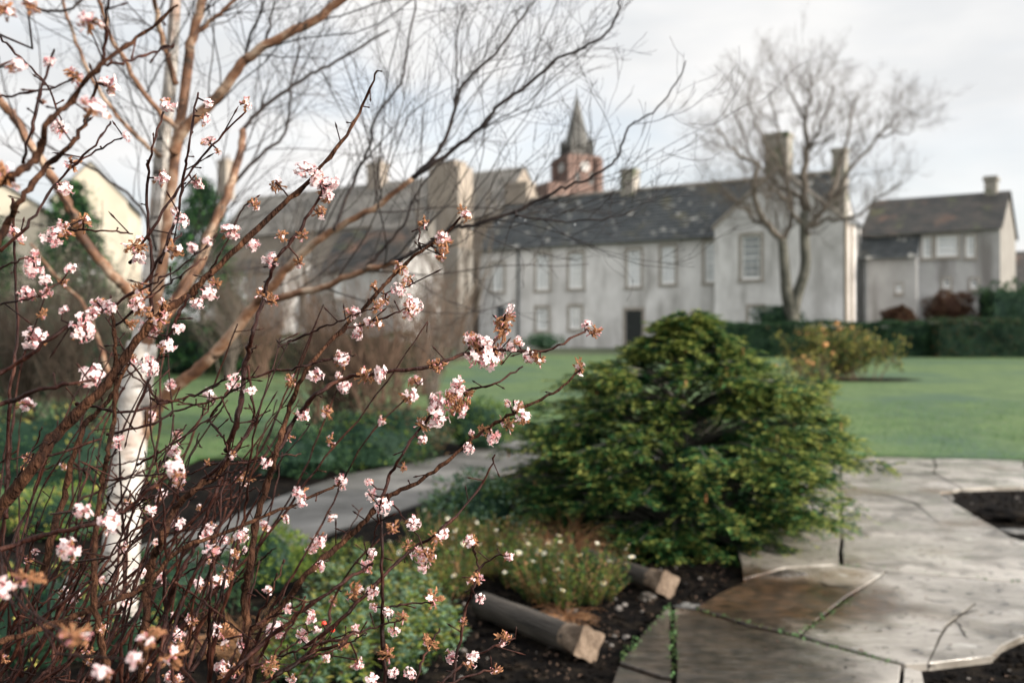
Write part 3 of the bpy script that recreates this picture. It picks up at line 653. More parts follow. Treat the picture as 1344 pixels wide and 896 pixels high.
def smooth_path(pts, n=6, wob=0.0, rg=None):
    """Catmull-Rom through pts (Vectors with radius as 4th item)"""
    out_ = []
    for i in range(len(pts)-1):
        p0 = pts[max(i-1,0)]; p1 = pts[i]; p2 = pts[i+1]; p3 = pts[min(i+2, len(pts)-1)]
        for j in range(n):
            t = j/n
            q = [.5*((2*p1[a]) + (-p0[a]+p2[a])*t + (2*p0[a]-5*p1[a]+4*p2[a]-p3[a])*t*t + (-p0[a]+3*p1[a]-3*p2[a]+p3[a])*t**3) for a in range(4)]
            if wob and rg: q = [q[0]+rg.gauss(0,wob), q[1]+rg.gauss(0,wob), q[2]+rg.gauss(0,wob), q[3]]
            out_.append(q)
    out_.append(list(pts[-1])); return out_
def limb(mb, pl, d0, d1, r0, r1, k=8, m=0, n=5, wob=0.0, rg=None, knots=0):
    """pl photo pixels, depth d0..d1, radii in photo pixels"""
    L_ = len(pl); q = []
    for i, (x, y) in enumerate(pl):
        t = i/(L_-1); d = d0+(d1-d0)*t; p = P(x, y, d); q.append((p.x,p.y,p.z,(r0+(r1-r0)*t)*d/F))
    sp = smooth_path(q, n, wob, rg)
    pts = [Vector(s_[:3]) for s_ in sp]; rad = [max(.0006, s_[3]) for s_ in sp]
    if knots and rg: rad = [r*(1+.22*max(0, rg.gauss(0,1))*knots) for r in rad]
    mb.tube(pts, rad, k, m)
    return pts, rad

# ------------------------------------------------------------------ bare tree in front of the gabled wing
rg = random.Random(11)
D = 44.0
bt = empty('bare_tree', (P(1041,420,D).x, D, gh(D))); tag(bt, 'big bare forked tree with wide rounded crown before the chimney gable', 'tree')
def local(o): o.matrix_parent_inverse = Matrix.Translation(-o.parent.location); return o
mb = MB(); cr = MB()
limb(mb, [(1041,440),(1041,420),(1033,385),(1031,360),(1027,314)], D, D, 9.5, 6, 9)
limb(mb, [(1041,420),(1045,392),(1057,353),(1056,310),(1056,278)], D, D, 8.5, 5.5, 9)
sps = []
for pl, r0, r1, d1 in [([(1027,314),(1009,296),(990,262),(990,218),(963,198),(940,167)],4.5,1.2,42),([(1027,314),(1034,303),(1040,270),(1030,225),(1020,170),(1010,120)],4,1.0,45),
      ([(1056,278),(1056,231),(1059,196),(1057,157),(1063,127),(1063,97)],5,1,44),([(1056,310),(1063,299),(1088,264),(1109,235),(1150,181),(1181,151)],4.5,1.2,43),
      ([(1056,278),(1045,255),(1016,237),(985,200),(965,150)],3.2,1,46),([(1063,299),(1085,290),(1120,285),(1150,262),(1185,240)],3,.8,42),
      ([(1088,264),(1100,220),(1115,165),(1125,120)],3,.8,45),([(1059,196),(1080,160),(1095,110)],2.6,.8,43),([(1009,296),(985,285),(960,262),(940,235)],2.6,.8,44),
      ([(1150,181),(1175,175),(1200,172)],1.6,.6,43),([(1057,157),(1040,125),(1030,95)],2,.7,45),([(1030,225),(1000,180),(985,140),(985,105)],2,.7,43),([(1055,300),(1030,262),(1010,250),(985,255)],3,.8,43)]:
    pts, rad = limb(cr, pl, 44, d1, r0, r1, 6, 0, 4, .05, rg); sps.append((pts, rad))
for pts, rad in sps:
    for i in range(2, len(pts)-1):
        dd = (pts[i+1]-pts[i-1]).normalized()
        for _ in range(1 if i < len(pts)-6 else 2):
            a = R(rg.gauss(48,12)); pe = perp(dd, rg); nd = dd*math.cos(a)+pe*math.sin(a)
            if nd.z < -.2: nd.z *= -.3
            grow(cr, pts[i], nd, rg.uniform(1.1,2.6), max(.008, rad[i]*.28), 2, rg, .30, 38, 6, .6, .16, 0, .0036)
o = local(mb.build('trunk', M['bark_far'], bt, True)); local(cr.build('crown', M['twig_far'], bt, True))

# ------------------------------------------------------------------ leafy masses
def leafmass(mb, pts, size, mats_w, rg, asp=.5, flat=.0):
    ks = [k for k, _ in mats_w]; ws = [w_ for _, w_ in mats_w]
    for p, nrm in pts:
        d = (nrm + Vector((rg.gauss(0,.7), rg.gauss(0,.7), rg.gauss(0,.7)))).normalized()
        mb.leaf(p, d, Vector((rg.gauss(0,1), rg.gauss(0,1), rg.gauss(0,1)+flat)), size*rg.uniform(.6,1.4), size*asp*rg.uniform(.7,1.3), rg.choices(ks, ws)[0])
def box_pts(x0, x1, y0, y1, z0, z1, n, rg, amp=.08, base=None):
    """points on the faces (front, top, ends) of a hedge, pushed in and out by noise"""
    out_ = []
    A = [(x1-x0)*(z1-z0), (x1-x0)*(y1-y0), (y1-y0)*(z1-z0), (y1-y0)*(z1-z0), (x1-x0)*(z1-z0)*.4]
    for _ in range(n):
        f = rg.choices(range(5), A)[0]; x = rg.uniform(x0,x1); y = rg.uniform(y0,y1); z = rg.uniform(z0,z1)
        if f == 0: y = y0; nn = Vector((0,-1,0))
        elif f == 1: z = z1; nn = Vector((0,0,1))
        elif f == 2: x = x0; nn = Vector((-1,0,0))
        elif f == 3: x = x1; nn = Vector((1,0,0))
        else: y = y1; nn = Vector((0,1,0))
        k = noise.noise(Vector((x*1.3,y*1.3,z*1.6)))*amp*2 - abs(rg.gauss(0,.04))
        out_.append((Vector((x,y,z))+nn*k, nn))
    return out_
def hedge(name, label, x0, x1, y0, y1, h, leafs, n, size, seed, org, rz=0, amp=.1):
    rg = random.Random(seed); e = empty(name, org, rz); tag(e, label, 'hedge')
    mb = MB()
    nx = max(2, int((x1-x0)/.8)); vs = []; fs = []
    mb.box((x0+.12,y0+.12,-.3),(x1-.12,y1-.12,h-.14)); mb.build('inner_growth', M['hedge_dark'], e)
    mb = MB(); leafmass(mb, box_pts(x0,x1,y0,y1,-.1,h,n,rg,amp), size, [(i, w_) for i, (_, w_) in enumerate(leafs)], rg)
    mb.build('foliage', [M[a] for a, _ in leafs], e)
    return e
# long dark hedge: photo 945..1344+ , y 418..470, 41 m away
hz = gh(41)
xa, xb, xc = P(950,0,41).x, P(1225,0,41).x, P(1600,0,41).x
hedge('clipped_hedge', 'long dark green clipped hedge between the lawn and the gabled wing', xa, xb-.02, 0, 1.4, 1.42, [('hedge_dark',.6),('hedge_mid',.4)], 15000, .11, 1, (0,41,hz))
hedge('clipped_hedge', 'dark clipped hedge with russet top in front of annexe, right end of hedge line', xb, xc, 0, 1.4, 1.55, [('hedge_dark',.6),('hedge_mid',.25),('hedge_brown',.15)], 15000, .11, 2, (0,40.6,hz))
xa, xb = P(1262,0,46).x, P(1600,0,46).x
hedge('tall_green_hedge', 'taller mid green hedge at right edge below the annexe windows', xa, xb, 0, 2, 2.9, [('hedge_mid',.75),('hedge_dark',.25)], 9000, .14, 3, (0,45.0,gh(45)), R(-6), .25)
# left russet and green hedge, 29 m away
hedge('beech_hedge', 'low green and russet hedge behind the birch at the left of the lawn', P(150,0,29).x, P(575,0,29).x, 0, 1.1, 1.12, [('hedge_mid',.5),('hedge_brown',.3),('hedge_dark',.2)], 12000, .09, 4, (0,29,gh(29)))
def round_shrub(name, label, c, rad, leafs, n, size, seed, cat='shrub', amp=.25, low=-.4, core='hedge_dark', group=None):
    rg = random.Random(seed); e = empty(name, (c[0], c[1], gh(c[1]))); tag(e, label, cat, group)
    rx, ry, rz = rad; pts = []
    for _ in range(n):
        v = Vector((rg.gauss(0,1), rg.gauss(0,1), rg.gauss(0,1))).normalized()
        if v.z < low: continue
        k = 1 + amp*noise.noise(v*2.2+Vector((seed,0,0)))*1.8; k *= 1-abs(rg.gauss(0,.10))
        pts.append((Vector((v.x*rx*k, v.y*ry*k, c[2]+v.z*rz*k)), v))
    mb = MB(); blob(mb, (0,0,c[2]), (rx*.72,ry*.72,rz*.78), ICO2, .2, 2, 0, seed); mb.tube([(0,0,-.05),(0,0,c[2])], .03, 6); mb.build('inner_growth', M[core], e)
    mb = MB(); leafmass(mb, pts, size, [(i, w_) for i, (_, w_) in enumerate(leafs)], rg); mb.build('foliage', [M[a] for a, _ in leafs], e)
    return e
for i, (px, py, dd, rx, rz, lb) in enumerate([(1180,420,43.5,.72,.55,'low russet dome shrub left of the annexe buttress behind the hedge'),(1247,408,44.5,1.05,.85,'wide russet dome shrub under the small annexe windows')]):
    p = P(px,py,dd); round_shrub('russet_shrub', lb, (p.x, p.y, p.z-gh(dd)), (rx,rx*.8,rz), [('rust',.8),('hedge_brown',.2)], 3500, .12, 20+i, core='rust')
p = P(1022,418,44.6); round_shrub('dark_wall_shrub', 'small dark shrub against the gabled wing left of the tree trunk', (p.x,p.y,p.z-gh(44.6)), (1.2,.8,.6), [('hedge_dark',.6),('hedge_mid',.4)], 2200, .1, 31)
p = G(712,457); round_shrub('small_wall_shrub', 'small blue green shrub at the foot of the house wall by the drainpipe', (p.x,52.5,.35), (1.1,.4,.45), [('hedge_mid',.5),('glauc',.3),('hedge_dark',.2)], 1500, .1, 32)
# wooden pole standing by the wall
# evergreens at the left
def evergreen(name, label, px, d, ytop, wid, seed, ybase=470):
    rg = random.Random(seed); X = P(px,0,d).x; e = empty(name, (X,d,gh(d))); tag(e, label, 'tree')
    H = CH+(448-ytop)/F*d-gh(d); mb = MB(); mb.tube([(0,0,-.1),(0,0,H*.95)], [.14,.02], 6); mb.build('trunk', M['bark_far'], e)
    mb = MB()
    for _ in range(900):
        t = rg.random()**1.2; z = H*(.06+.92*t); r = wid*(1-t)**.75*rg.uniform(.35,1)*(1+.35*noise.noise(Vector((z*1.3,seed,rg.random()*.5)))); a = rg.uniform(0,2*PI)
        q = Vector((math.cos(a)*r, math.sin(a)*r, z)); o_ = Vector((math.cos(a), math.sin(a), -.15))
        leafmass(mb, [(q+Vector((rg.gauss(0,.12),rg.gauss(0,.12),rg.gauss(0,.05))), o_) for _ in range(12)], .16, [(0,.7),(1,.3)], rg, .35)
    mb.build('crown', [M['hedge_dark'], M['fir_mid']], e)
evergreen('evergreen_tree', 'dark evergreen tree in front of the cream house at left', 95, 27, 235, 1.7, 41)
evergreen('evergreen_tree', 'dark evergreen tree directly behind the white birch trunk', 265, 29, 232, 1.6, 42)
evergreen('evergreen_tree', 'dark evergreen tree cut by the left edge of the picture', -30, 26, 262, 2.0, 43)

# the spreading conifer
rg = random.Random(7)
cx, cy = 1.20, 7.1
cf = empty('spreading_conifer', (cx,cy,0)); tag(cf, 'broad spreading conifer with yellow green tips beside the wet paving', 'conifer')
prof = [(0.0,.86),(.12,1.02),(.3,1.20),(.47,1.30),(.65,1.31),(.82,1.26),(.98,1.18),(1.10,1.06),(1.20,.93),(1.28,.76),(1.35,.52),(1.41,.34),(1.50,.31),(1.58,.22),(1.66,.03)]
def prf(z):
    for (a, ra), (b, rb) in zip(prof, prof[1:]):
        if a <= z <= b: return ra+(rb-ra)*(z-a)/(b-a)
    return .03
mb = MB(); mb.tube([(0,0,-.05),(.02,0,.6),(.0,0,1.2),(-.02,0,1.6)], [.07,.05,.025,.008], 8)
br = []
for ipad in range(80):
    z = 1.60*(ipad+.5)/80; z = z**1.12/1.6**.12; a0 = ipad*2.39996+rg.gauss(0,.35)
    k_ = rg.uniform(.78,1.08) if z < .6 else rg.uniform(.74,1.16) if z < 1.3 else rg.uniform(.8,1.35)
    for ib in range(7):
        a = a0+rg.gauss(0,.34/(1.25-z*.45)); zb = z+rg.gauss(0,.022)
        Rz = prf(max(0,min(1.6,z)))*k_*rg.uniform(.8,1.04)*(1-.10*abs(a-a0))
        if abs(math.sin(a)) > .95 and z < .2: Rz *= .95
        if z > 1.27 and math.cos(a) < .2: Rz *= .72
        o_ = Vector((math.cos(a), math.sin(a), 0)); z0 = max(.02, zb-Rz*.30)
        pts = [Vector((0,0,z0))+o_*(Rz*t)+Vector((0,0,(zb-z0)*min(1,t*1.5)**.9 - .10*Rz*max(0,t-.45))) for t in (0,.25,.5,.75,1)]
        pts = [Vector((q.x,q.y,max(.02,q.z))) for q in pts]
        mb.tube(pts, [.012,.01,.007,.005,.002], 4, cap=False)
        br.append((pts, o_, Rz, a))
local_z = mb.build('branch', M['bark_far'], cf)
fol = MB()
for pts, o_, Rz, a in br:
    side = Vector((-o_.y, o_.x, 0))
    nf = int(8+Rz*12)
    for _ in range(nf):      # side sprays, denser towards the end
        t = 1-abs(rg.gauss(0,.30)); t = max(.25, min(1, t)); s_ = t*4; i = min(3,int(s_)); q = pts[i].lerp(pts[i+1], s_-i)+Vector((rg.gauss(0,.015),rg.gauss(0,.015),-abs(rg.gauss(0,.030))))
        sd = rg.uniform(-1,1); dirn = (o_*(.8-abs(sd)*.3) + side*sd*.9 + Vector((0,0,rg.uniform(-.30,.35)))).normalized()
        ln = rg.uniform(.09,.20)*(.7+.3*Rz)
        st = q.copy(); tipz = .30 + .95*max(0, min(1, (q.z-.2)/1.2 + .25*q.x))  # real yellow tips, made commoner upward and right to paint in the sunlit side
        nn = 9
        s2 = dirn.cross(Vector((0,0,1))).normalized()
        for j in range(nn):
            u_ = j/nn; pp = st + dirn*(ln*u_) + Vector((0,0,-.25*ln*u_*u_))
            for sg in (-1,1):
                dd = (dirn*.75 + s2*sg*.8 + Vector((0,0,rg.uniform(-.1,.25)))).normalized()
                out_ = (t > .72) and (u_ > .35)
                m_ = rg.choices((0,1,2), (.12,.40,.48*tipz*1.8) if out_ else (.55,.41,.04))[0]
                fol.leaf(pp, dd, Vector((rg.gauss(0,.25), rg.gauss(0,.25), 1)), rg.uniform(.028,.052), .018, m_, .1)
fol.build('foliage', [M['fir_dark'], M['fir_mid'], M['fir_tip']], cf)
# bronze cones/new growth on conifer
mb = MB()
for _ in range(70):
    pts, o_, Rz, a = rg.choice(br)
    q = pts[-1]-o_*.04; mb.tube([q, q+Vector((0,0,-.03)), q+Vector((0,0,-.06))], [.006,.009,.003], 5)
mb.build('cone', M['orange'], cf)['kind'] = 'stuff'

# ------------------------------------------------------------------ rose bush and its bed
p = G(1094,500); rb = empty('rose_bush', (p.x, p.y, gh(p.y))); tag(rb, 'leggy rose bush with orange yellow blooms in a round bed on the lawn', 'rose bush')
rg = random.Random(9); mb = MB(); tips = []
for i in range(26):
    a = rg.uniform(0,2*PI); grow(mb, Vector((rg.gauss(0,.42),rg.gauss(0,.25),0)), Vector((math.cos(a)*.55,math.sin(a)*.4,1)), rg.uniform(.9,1.35), .016, 2, rg, .15, 36, 5, .45, .12, 0, .004, tips=tips)
mb.build('stem', M['twig_brown'], rb, True)
mb = MB()
for q, d in tips: leafmass(mb, [(q+Vector((rg.gauss(0,.09),rg.gauss(0,.09),rg.gauss(0,.09)-.05)), d) for _ in range(16)], .08, [(0,.5),(1,.3),(2,.2)], rg, .6)
mb.build('leaves', [M['hedge_mid'], M['yellowleaf'], M['hedge_brown']], rb)
tips.sort(key=lambda t: -t[0].z)
bl = MB(); blob(bl, (0,0,0), (.06,.06,.05), ICO2, .3, 4); bl0 = bl.build('bloom', M['orange'], rb); bl0.location = tips[0][0]
for q, d in rg.sample(tips[:70], 11):
    o = bl0.copy(); C.objects.link(o); o.location = q; s_ = rg.uniform(.6,1.25); o.scale = (s_,s_,s_)
mb = MB(); n = 40; pol = [(p.x+.5+1.75*math.cos(2*PI*i/n)*(1+.05*math.sin(5*i)), p.y+.95*math.sin(2*PI*i/n)) for i in range(n)]
sheet('rose_bed', pol, M['soil'], .048)
# yellow blooms seen over the conifer: a second rose
p = G(1000,520); r2 = empty('rose_bush', (p.x+.2, p.y-3, gh(p.y-3))); tag(r2, 'smaller rose bush with peach blooms showing above conifer right shoulder', 'rose bush')
mb = MB(); tips = []
for i in range(9):
    a = rg.uniform(0,2*PI); grow(mb, Vector((rg.gauss(0,.2),rg.gauss(0,.2),0)), Vector((math.cos(a)*.4,math.sin(a)*.4,1)), rg.uniform(.8,1.15), .014, 2, rg, .15, 36, 4, .45, .12, 0, .004, tips=tips)
mb.build('stem', M['twig_brown'], r2, True); mb = MB()
for q, d in tips: leafmass(mb, [(q+Vector((rg.gauss(0,.08),rg.gauss(0,.08),rg.gauss(0,.08)-.04)), d) for _ in range(7)], .07, [(0,.5),(1,.3),(2,.2)], rg, .6)
mb.build('leaves', [M['hedge_mid'], M['yellowleaf'], M['hedge_brown']], r2)
tips.sort(key=lambda t: -t[0].z)
for q, d in rg.sample(tips[:40], 9):
    o = bl0.copy(); C.objects.link(o); o.parent = r2; o.location = q; s_ = rg.uniform(.5,.9); o.scale = (s_,s_,s_)

# ------------------------------------------------------------------ bare shrubs in the middle distance
def bare_shrub(name, label, px, py, h, sp, n, seed, m='twig_brown', lv=2, kids=6, r=.018, group=None, d=None):
    rg = random.Random(seed); p = G(px,py)
    if d: p = Vector(((px-672)/F*d, d, gh(d)))
    e = empty(name, p); tag(e, label, 'shrub', group); mb = MB()
    for i in range(n):
        a = rg.uniform(0,2*PI); k = rg.uniform(.1,1)*sp
        grow(mb, Vector((rg.gauss(0,.12),rg.gauss(0,.12),-.02)), Vector((math.cos(a)*k,math.sin(a)*k,1)), h*rg.uniform(.6,1), r*rg.uniform(.6,1.2), lv, rg, .12, 34, kids, .5, .13, 0, .0022)
    mb.build('stems', M[m], e, True); return e
bare_shrub('twiggy_shrub', 'tall brown twiggy shrub with dense bare stems left of the mossy lawn path', 500, 586, 2.1, .45, 24, 51, kids=7)
bare_shrub('twiggy_shrub', 'upright bare grey shrub in front of the beige side wing', 572, 540, 2.9, .32, 10, 52, 'twig_far')
bare_shrub('twiggy_shrub', 'bare brown shrub right behind the orange birch limb', 420, 560, 2.0, .4, 18, 53, kids=6)
bare_shrub('twiggy_shrub', 'bare thicket at left edge behind the blossom', 40, 560, 2.6, .5, 24, 54, 'twig_far', kids=6)
bare_shrub('twiggy_shrub', 'tall bare thicket between cream house and birch trunk', 120, 520, 3.4, .4, 18, 55, 'twig_far', kids=6)
bare_shrub('twiggy_shrub', 'bare greyish shrub behind birch trunk before the beech hedge', 300, 500, 3.9, .4, 16, 56, 'twig_far', kids=6, r=.03)
bare_shrub('slender_bare_tree', 'slender bare tree reaching the eaves before the beige wing', 600, 474, 6.6, .22, 6, 57, 'twig_far', 3, 6, .06)
bare_shrub('slender_bare_tree', 'slender bare tree standing over the low outhouse roof', 400, 484, 5.6, .3, 6, 58, 'twig_far', 3, 6, .05)
M['twig_dark'] = mat('dark_shrub_twig', [(.028,.021,.016),(.065,.05,.038)], .8, 5, spec=.1)
bare_shrub('twiggy_shrub', 'dense dark bare thicket at the left edge in front of the evergreens', 20, 575, 2.5, .55, 30, 151, 'twig_dark', kids=7)
bare_shrub('twiggy_shrub', 'dark bare thicket just left of the white birch trunk', 105, 580, 2.3, .5, 28, 152, 'twig_dark', kids=7)
bare_shrub('twiggy_shrub', 'brown bare thicket left of the drainpipe in front of the beech hedge end', 560, 520, 2.8, .5, 24, 153, 'twig_brown', kids=7)
bare_shrub('twiggy_shrub', 'dark bare thicket between birch limb and twiggy bush', 445, 575, 2.0, .6, 26, 154, 'twig_dark', kids=7)
bare_shrub('twiggy_shrub', 'wide pale brown thicket before the low garden shed', 340, 498, 3.4, .6, 22, 155, 'twig_brown', kids=7, r=.028)
rs = round_shrub
rs('dark_shrub', 'dark evergreen mound behind the left thickets', (G(60,520).x, G(60,520).y, .8), (2.3,1.2,1.5), [('hedge_dark',.7),('hedge_mid',.3)], 5000, .10, 161)
rs('dark_shrub', 'dark mound in the left bed at the foot of the thickets', (G(60,640).x, G(60,640).y, .25), (1.1,.5,.5), [('hedge_dark',.6),('hedge_mid',.3),('yellowleaf',.1)], 4200, .045, 162)
rs('dark_shrub', 'dark low mound among the bare stems by the path', (G(520,600).x, G(520,600).y, .2), (.6,.4,.42), [('hedge_dark',.6),('hedge_brown',.4)], 3000, .045, 163)
def at(px, py, z): p = G(px,py); return (p.x, p.y, z)
rs('low_green_shrub', 'low rounded green shrub at the lawn edge left of the conifer', at(628,590,.28), (.48,.4,.36), [('hedge_mid',.5),('box',.3),('hedge_dark',.2)], 2600, .045, 61)
rs('low_dark_shrub', 'dark low shrub under the twiggy bush by the path', at(470,612,.2), (.75,.5,.38), [('hedge_dark',.55),('hedge_mid',.35),('box',.1)], 3600, .045, 62)
rs('low_dark_shrub', 'dark evergreen shrub between birch trunk and path', at(395,625,.18), (.5,.4,.3), [('hedge_dark',.6),('hedge_mid',.4)], 2200, .045, 63)
rs('yellow_green_shrub', 'small yellow green rounded shrub left of the path edge', at(352,775,.16), (.22,.2,.20), [('box',.65),('hedge_mid',.35)], 2400, .026, 64)
rs('blue_green_shrub', 'blue green leafy shrub on the path edge above the daisies', at(625,708,.20), (.34,.28,.26), [('glauc',.45),('hedge_mid',.4),('box',.15)], 2600, .035, 65, low=-.6)
rs('herb_clump', 'green herb clump under the birch at left', at(95,700,.12), (.5,.4,.22), [('hedge_mid',.5),('box',.35),('yellowleaf',.15)], 2600, .035, 66)
rs('herb_clump', 'dark leafy clump at foot of the white birch', at(215,800,.12), (.45,.3,.22), [('hedge_mid',.5),('hedge_dark',.5)], 2600, .03, 67)
rs('herb_clump', 'leafy clump at bottom left below the blossom stems', at(60,860,.12), (.5,.3,.28), [('hedge_mid',.4),('hedge_dark',.5),('yellowleaf',.1)], 2600, .03, 68)
def rosette_patch(name, label, spots, seed, ms, ln=.05, wd=.022, up=.5, n=10, h=(.03,.12)):
    rg = random.Random(seed); c = sum((G(x,y) for x,y,_,_ in spots), Vector())/len(spots); c.z = 0
    e = empty(name, c); tag(e, label, 'plant'); st = MB(); lf = MB()
    for x, y, rad, cnt in spots:
        b = G(x,y)-c
        for _ in range(cnt):
            a = rg.uniform(0,2*PI); r = rad*math.sqrt(rg.random()); q = b+Vector((math.cos(a)*r, math.sin(a)*r, 0)); H = rg.uniform(*h)*(1.25-r/rad*.6)
            top = q+Vector((rg.gauss(0,.02),rg.gauss(0,.02),H)); st.tube([q,q.lerp(top,.5)+Vector((rg.gauss(0,.006),0,0)),top], .0022, 3, cap=False)
            for j in range(n):
                an = j*2.4; z = -.01*(j%4)*1.6
                lf.leaf(top+Vector((0,0,z)), Vector((math.cos(an),math.sin(an),up*rg.uniform(.2,1.2))), Vector((0,0,1)), ln*rg.uniform(.7,1.2), wd, rg.choices(range(len(ms)), [w_ for _, w_ in ms])[0], .12)
    st.build('stems', M['hedge_mid'], e); lf.build('leaves', [M[a] for a, _ in ms], e)
    return e
rosette_patch('spurge_plant', 'blue green leafy ground plant with yellowing leaves at bottom centre', [(430,850,.28,150),(490,870,.26,150),(540,850,.24,110),(470,790,.26,110),(540,800,.18,60),(400,905,.2,60),(415,878,.2,50),(540,822,.2,60)], 71, [('glauc',.36),('box',.28),('hedge_mid',.14),('yellowleaf',.17),('rust',.05)], .040, .018, h=(.05,.24))
rosette_patch('spurge_plant', 'yellow green leafy ground plant left of the daisies by the path', [(380,750,.25,70),(440,745,.25,90),(520,745,.2,60)], 72, [('box',.4),('hedge_mid',.35),('yellowleaf',.25)], .035, .014, h=(.04,.18))
# daisies
def daisies(label, spots, seed, ndf):
    rg = random.Random(seed); c = sum((G(x,y) for x,y,_,_ in spots), Vector())/len(spots); e = empty('daisy_plant', c); tag(e, label, 'flowers', 'white daisy plants in the bed'); gr = MB(); heads = []
    for x, y, rad, cnt in spots:
        b = G(x,y)-c
        for _ in range(cnt):
            a = rg.uniform(0,2*PI); r = rad*math.sqrt(rg.random()); q = b+Vector((math.cos(a)*r, math.sin(a)*r, 0)); lean = Vector((math.cos(a)*r*.5, math.sin(a)*r*.5, rg.uniform(.09,.30)))
            pts = [q, q+lean*.5+Vector((rg.gauss(0,.012),0,.01)), q+lean]
            gr.tube(pts, .0018, 3, rg.choice((0,0,2)), cap=False)
            for j in range(13):
                t = rg.random(); pp = q+lean*t; an = rg.uniform(0,2*PI)
                gr.leaf(pp, Vector((math.cos(an),math.sin(an),.5)), Vector((0,0,1)), rg.uniform(.02,.045), .010, rg.choices((0,1,2),(.45,.4,.15))[0])
            heads.append(q+lean)
    gr.build('foliage', [M['hedge_mid'], M['box'], M['dry']], e)
    f = MB()
    for j in range(9):
        a = 2*PI*j/9; f.leaf(Vector((0,0,0)), Vector((math.cos(a),math.sin(a),.18)), Vector((0,0,1)), .015, .009, 0, .05)
    blob(f, (0,0,.002), (.005,.005,.003), ICO1, 0, 1, 1)
    f0 = f.build('daisy_bloom', [M['daisy'], M['yolk']], e); hs = rg.sample(heads, ndf); f0.location = hs[0]
    for h in hs[1:]:
        o = f0.copy(); C.objects.link(o); o.location = h+Vector((0,0,.004)); o.rotation_euler = (rg.gauss(.2,.4), rg.gauss(0,.4), rg.uniform(0,6)); s_ = rg.uniform(.9,1.5); o.scale = (s_,)*3
    return e
daisies('sprawling daisy clump with white blooms between the two logs', [(745,785,.24,330),(700,770,.16,150)], 81, 46)
daisies('looser daisy clump with white blooms left of the fallen logs', [(640,745,.26,300),(590,730,.22,180),(570,780,.2,120)], 82, 34)
# dry grasses
def dry(label, x, y, rad, n, ln, seed, up=.9, m='dry'):
    rg = random.Random(seed); p = G(x,y); e = empty('dry_grass_clump', p); tag(e, label, 'grass clump'); mb = MB()
    for _ in range(n):
        a = rg.uniform(0,2*PI); r = rad*rg.random(); q = Vector((math.cos(a)*r*.5,math.sin(a)*r*.5,0)); l = ln*rg.uniform(.4,1.1)
        d = Vector((math.cos(a)*rg.uniform(.2,1.1),math.sin(a)*rg.uniform(.2,1.1),up)).normalized(); pts = [q]
        for j in range(5): pts.append(pts[-1]+d*l/5); d = (d+Vector((rg.gauss(0,.15),rg.gauss(0,.15),-.33))).normalized()
        pts = [Vector((v.x,v.y,max(.004,v.z))) for v in pts]
        mb.tube(pts, [.0022,.002,.0018,.0014,.001,.0006], 3, rg.choice((0,0,1)), cap=False)
    mb.build('blades', [M[m], M['twig_brown']], e); return e
dry('rust coloured dead fern clump behind the logs under the conifer', 738, 738, .26, 800, .36, 91)
dry('flattened straw grass hanging over the near log', 742, 812, .16, 170, .18, 92, .35)
dry('pale dry grass among the daisies at centre', 600, 760, .22, 260, .26, 93, 1.0, 'yellowleaf')
dry('dry grass tuft below the blossom stems bottom centre', 330, 860, .3, 260, .3, 94, 1.0, 'dry')
dry('green grass tuft bottom centre under berries', 410, 880, .25, 260, .28, 95, 1.0, 'box')

# logs with flared, hollow-sided ends
def log(label, a, b, r, seed, endrz=0, za=.09):
    A, B = G(*a), G(*b); A.z = B.z = 0; e = empty('edging_log', A, math.atan2((B-A).y,(B-A).x)); tag(e, label, 'log', 'timber edging logs in the bed')
    Ln = (B-A).length; rg = random.Random(seed); mb = MB(); n = 14; k = 20; vs = []; fs = []
    for i in range(n+1):
        x = (Ln-.10)*i/n
        for j in range(k):
            an = 2*PI*j/k; rr_ = r*(1+.05*noise.noise(Vector((x*5,math.cos(an)*1.5,math.sin(an)*1.5+seed))) + .03*math.sin(an*7+x*2))
            vs.append((x, math.cos(an)*rr_, za+math.sin(an)*rr_))
    fs = [(i*k+j,i*k+(j+1)%k,(i+1)*k+(j+1)%k,(i+1)*k+j) for i in range(n) for j in range(k)]+[tuple(range(k-1,-1,-1))]
    mb.add(vs, fs); mb.build('log_body', M['log'], e, True)
    mb = MB(); vs = []; k = 32; m_ = 7
    for i in range(m_):
        t = i/(m_-1); x = Ln-.13+.15*t; fl = 1.0+.50*t**1.3
        for j in range(k):
            an = 2*PI*j/k+PI/4; q = r*fl*(1.0-.32*t*abs(math.cos(2*an))**1.2) + .004*noise.noise(Vector((an*3,x*20,seed)))
            vs.append((x, math.cos(an-PI/4+.3)*q, za+.005+math.sin(an-PI/4+.3)*q))
    mb.add(vs, [(i*k+j,i*k+(j+1)%k,(i+1)*k+(j+1)%k,(i+1)*k+j) for i in range(m_-1) for j in range(k)]+[tuple(range((m_-1)*k,m_*k)), tuple(range(k-1,-1,-1))])
    mb.build('flared_end', M['log_end'], e)
    return e
log('nearer weathered edging log with flared pale end beside the soil', (632,812), (770,868), .062, 1, za=.075)
log('farther weathered edging log with flared end under the conifer', (768,746), (874,784), .058, 2, za=.07)
log('short grey log lying behind the daisies', (668,716), (722,738), .06, 3, za=.07)
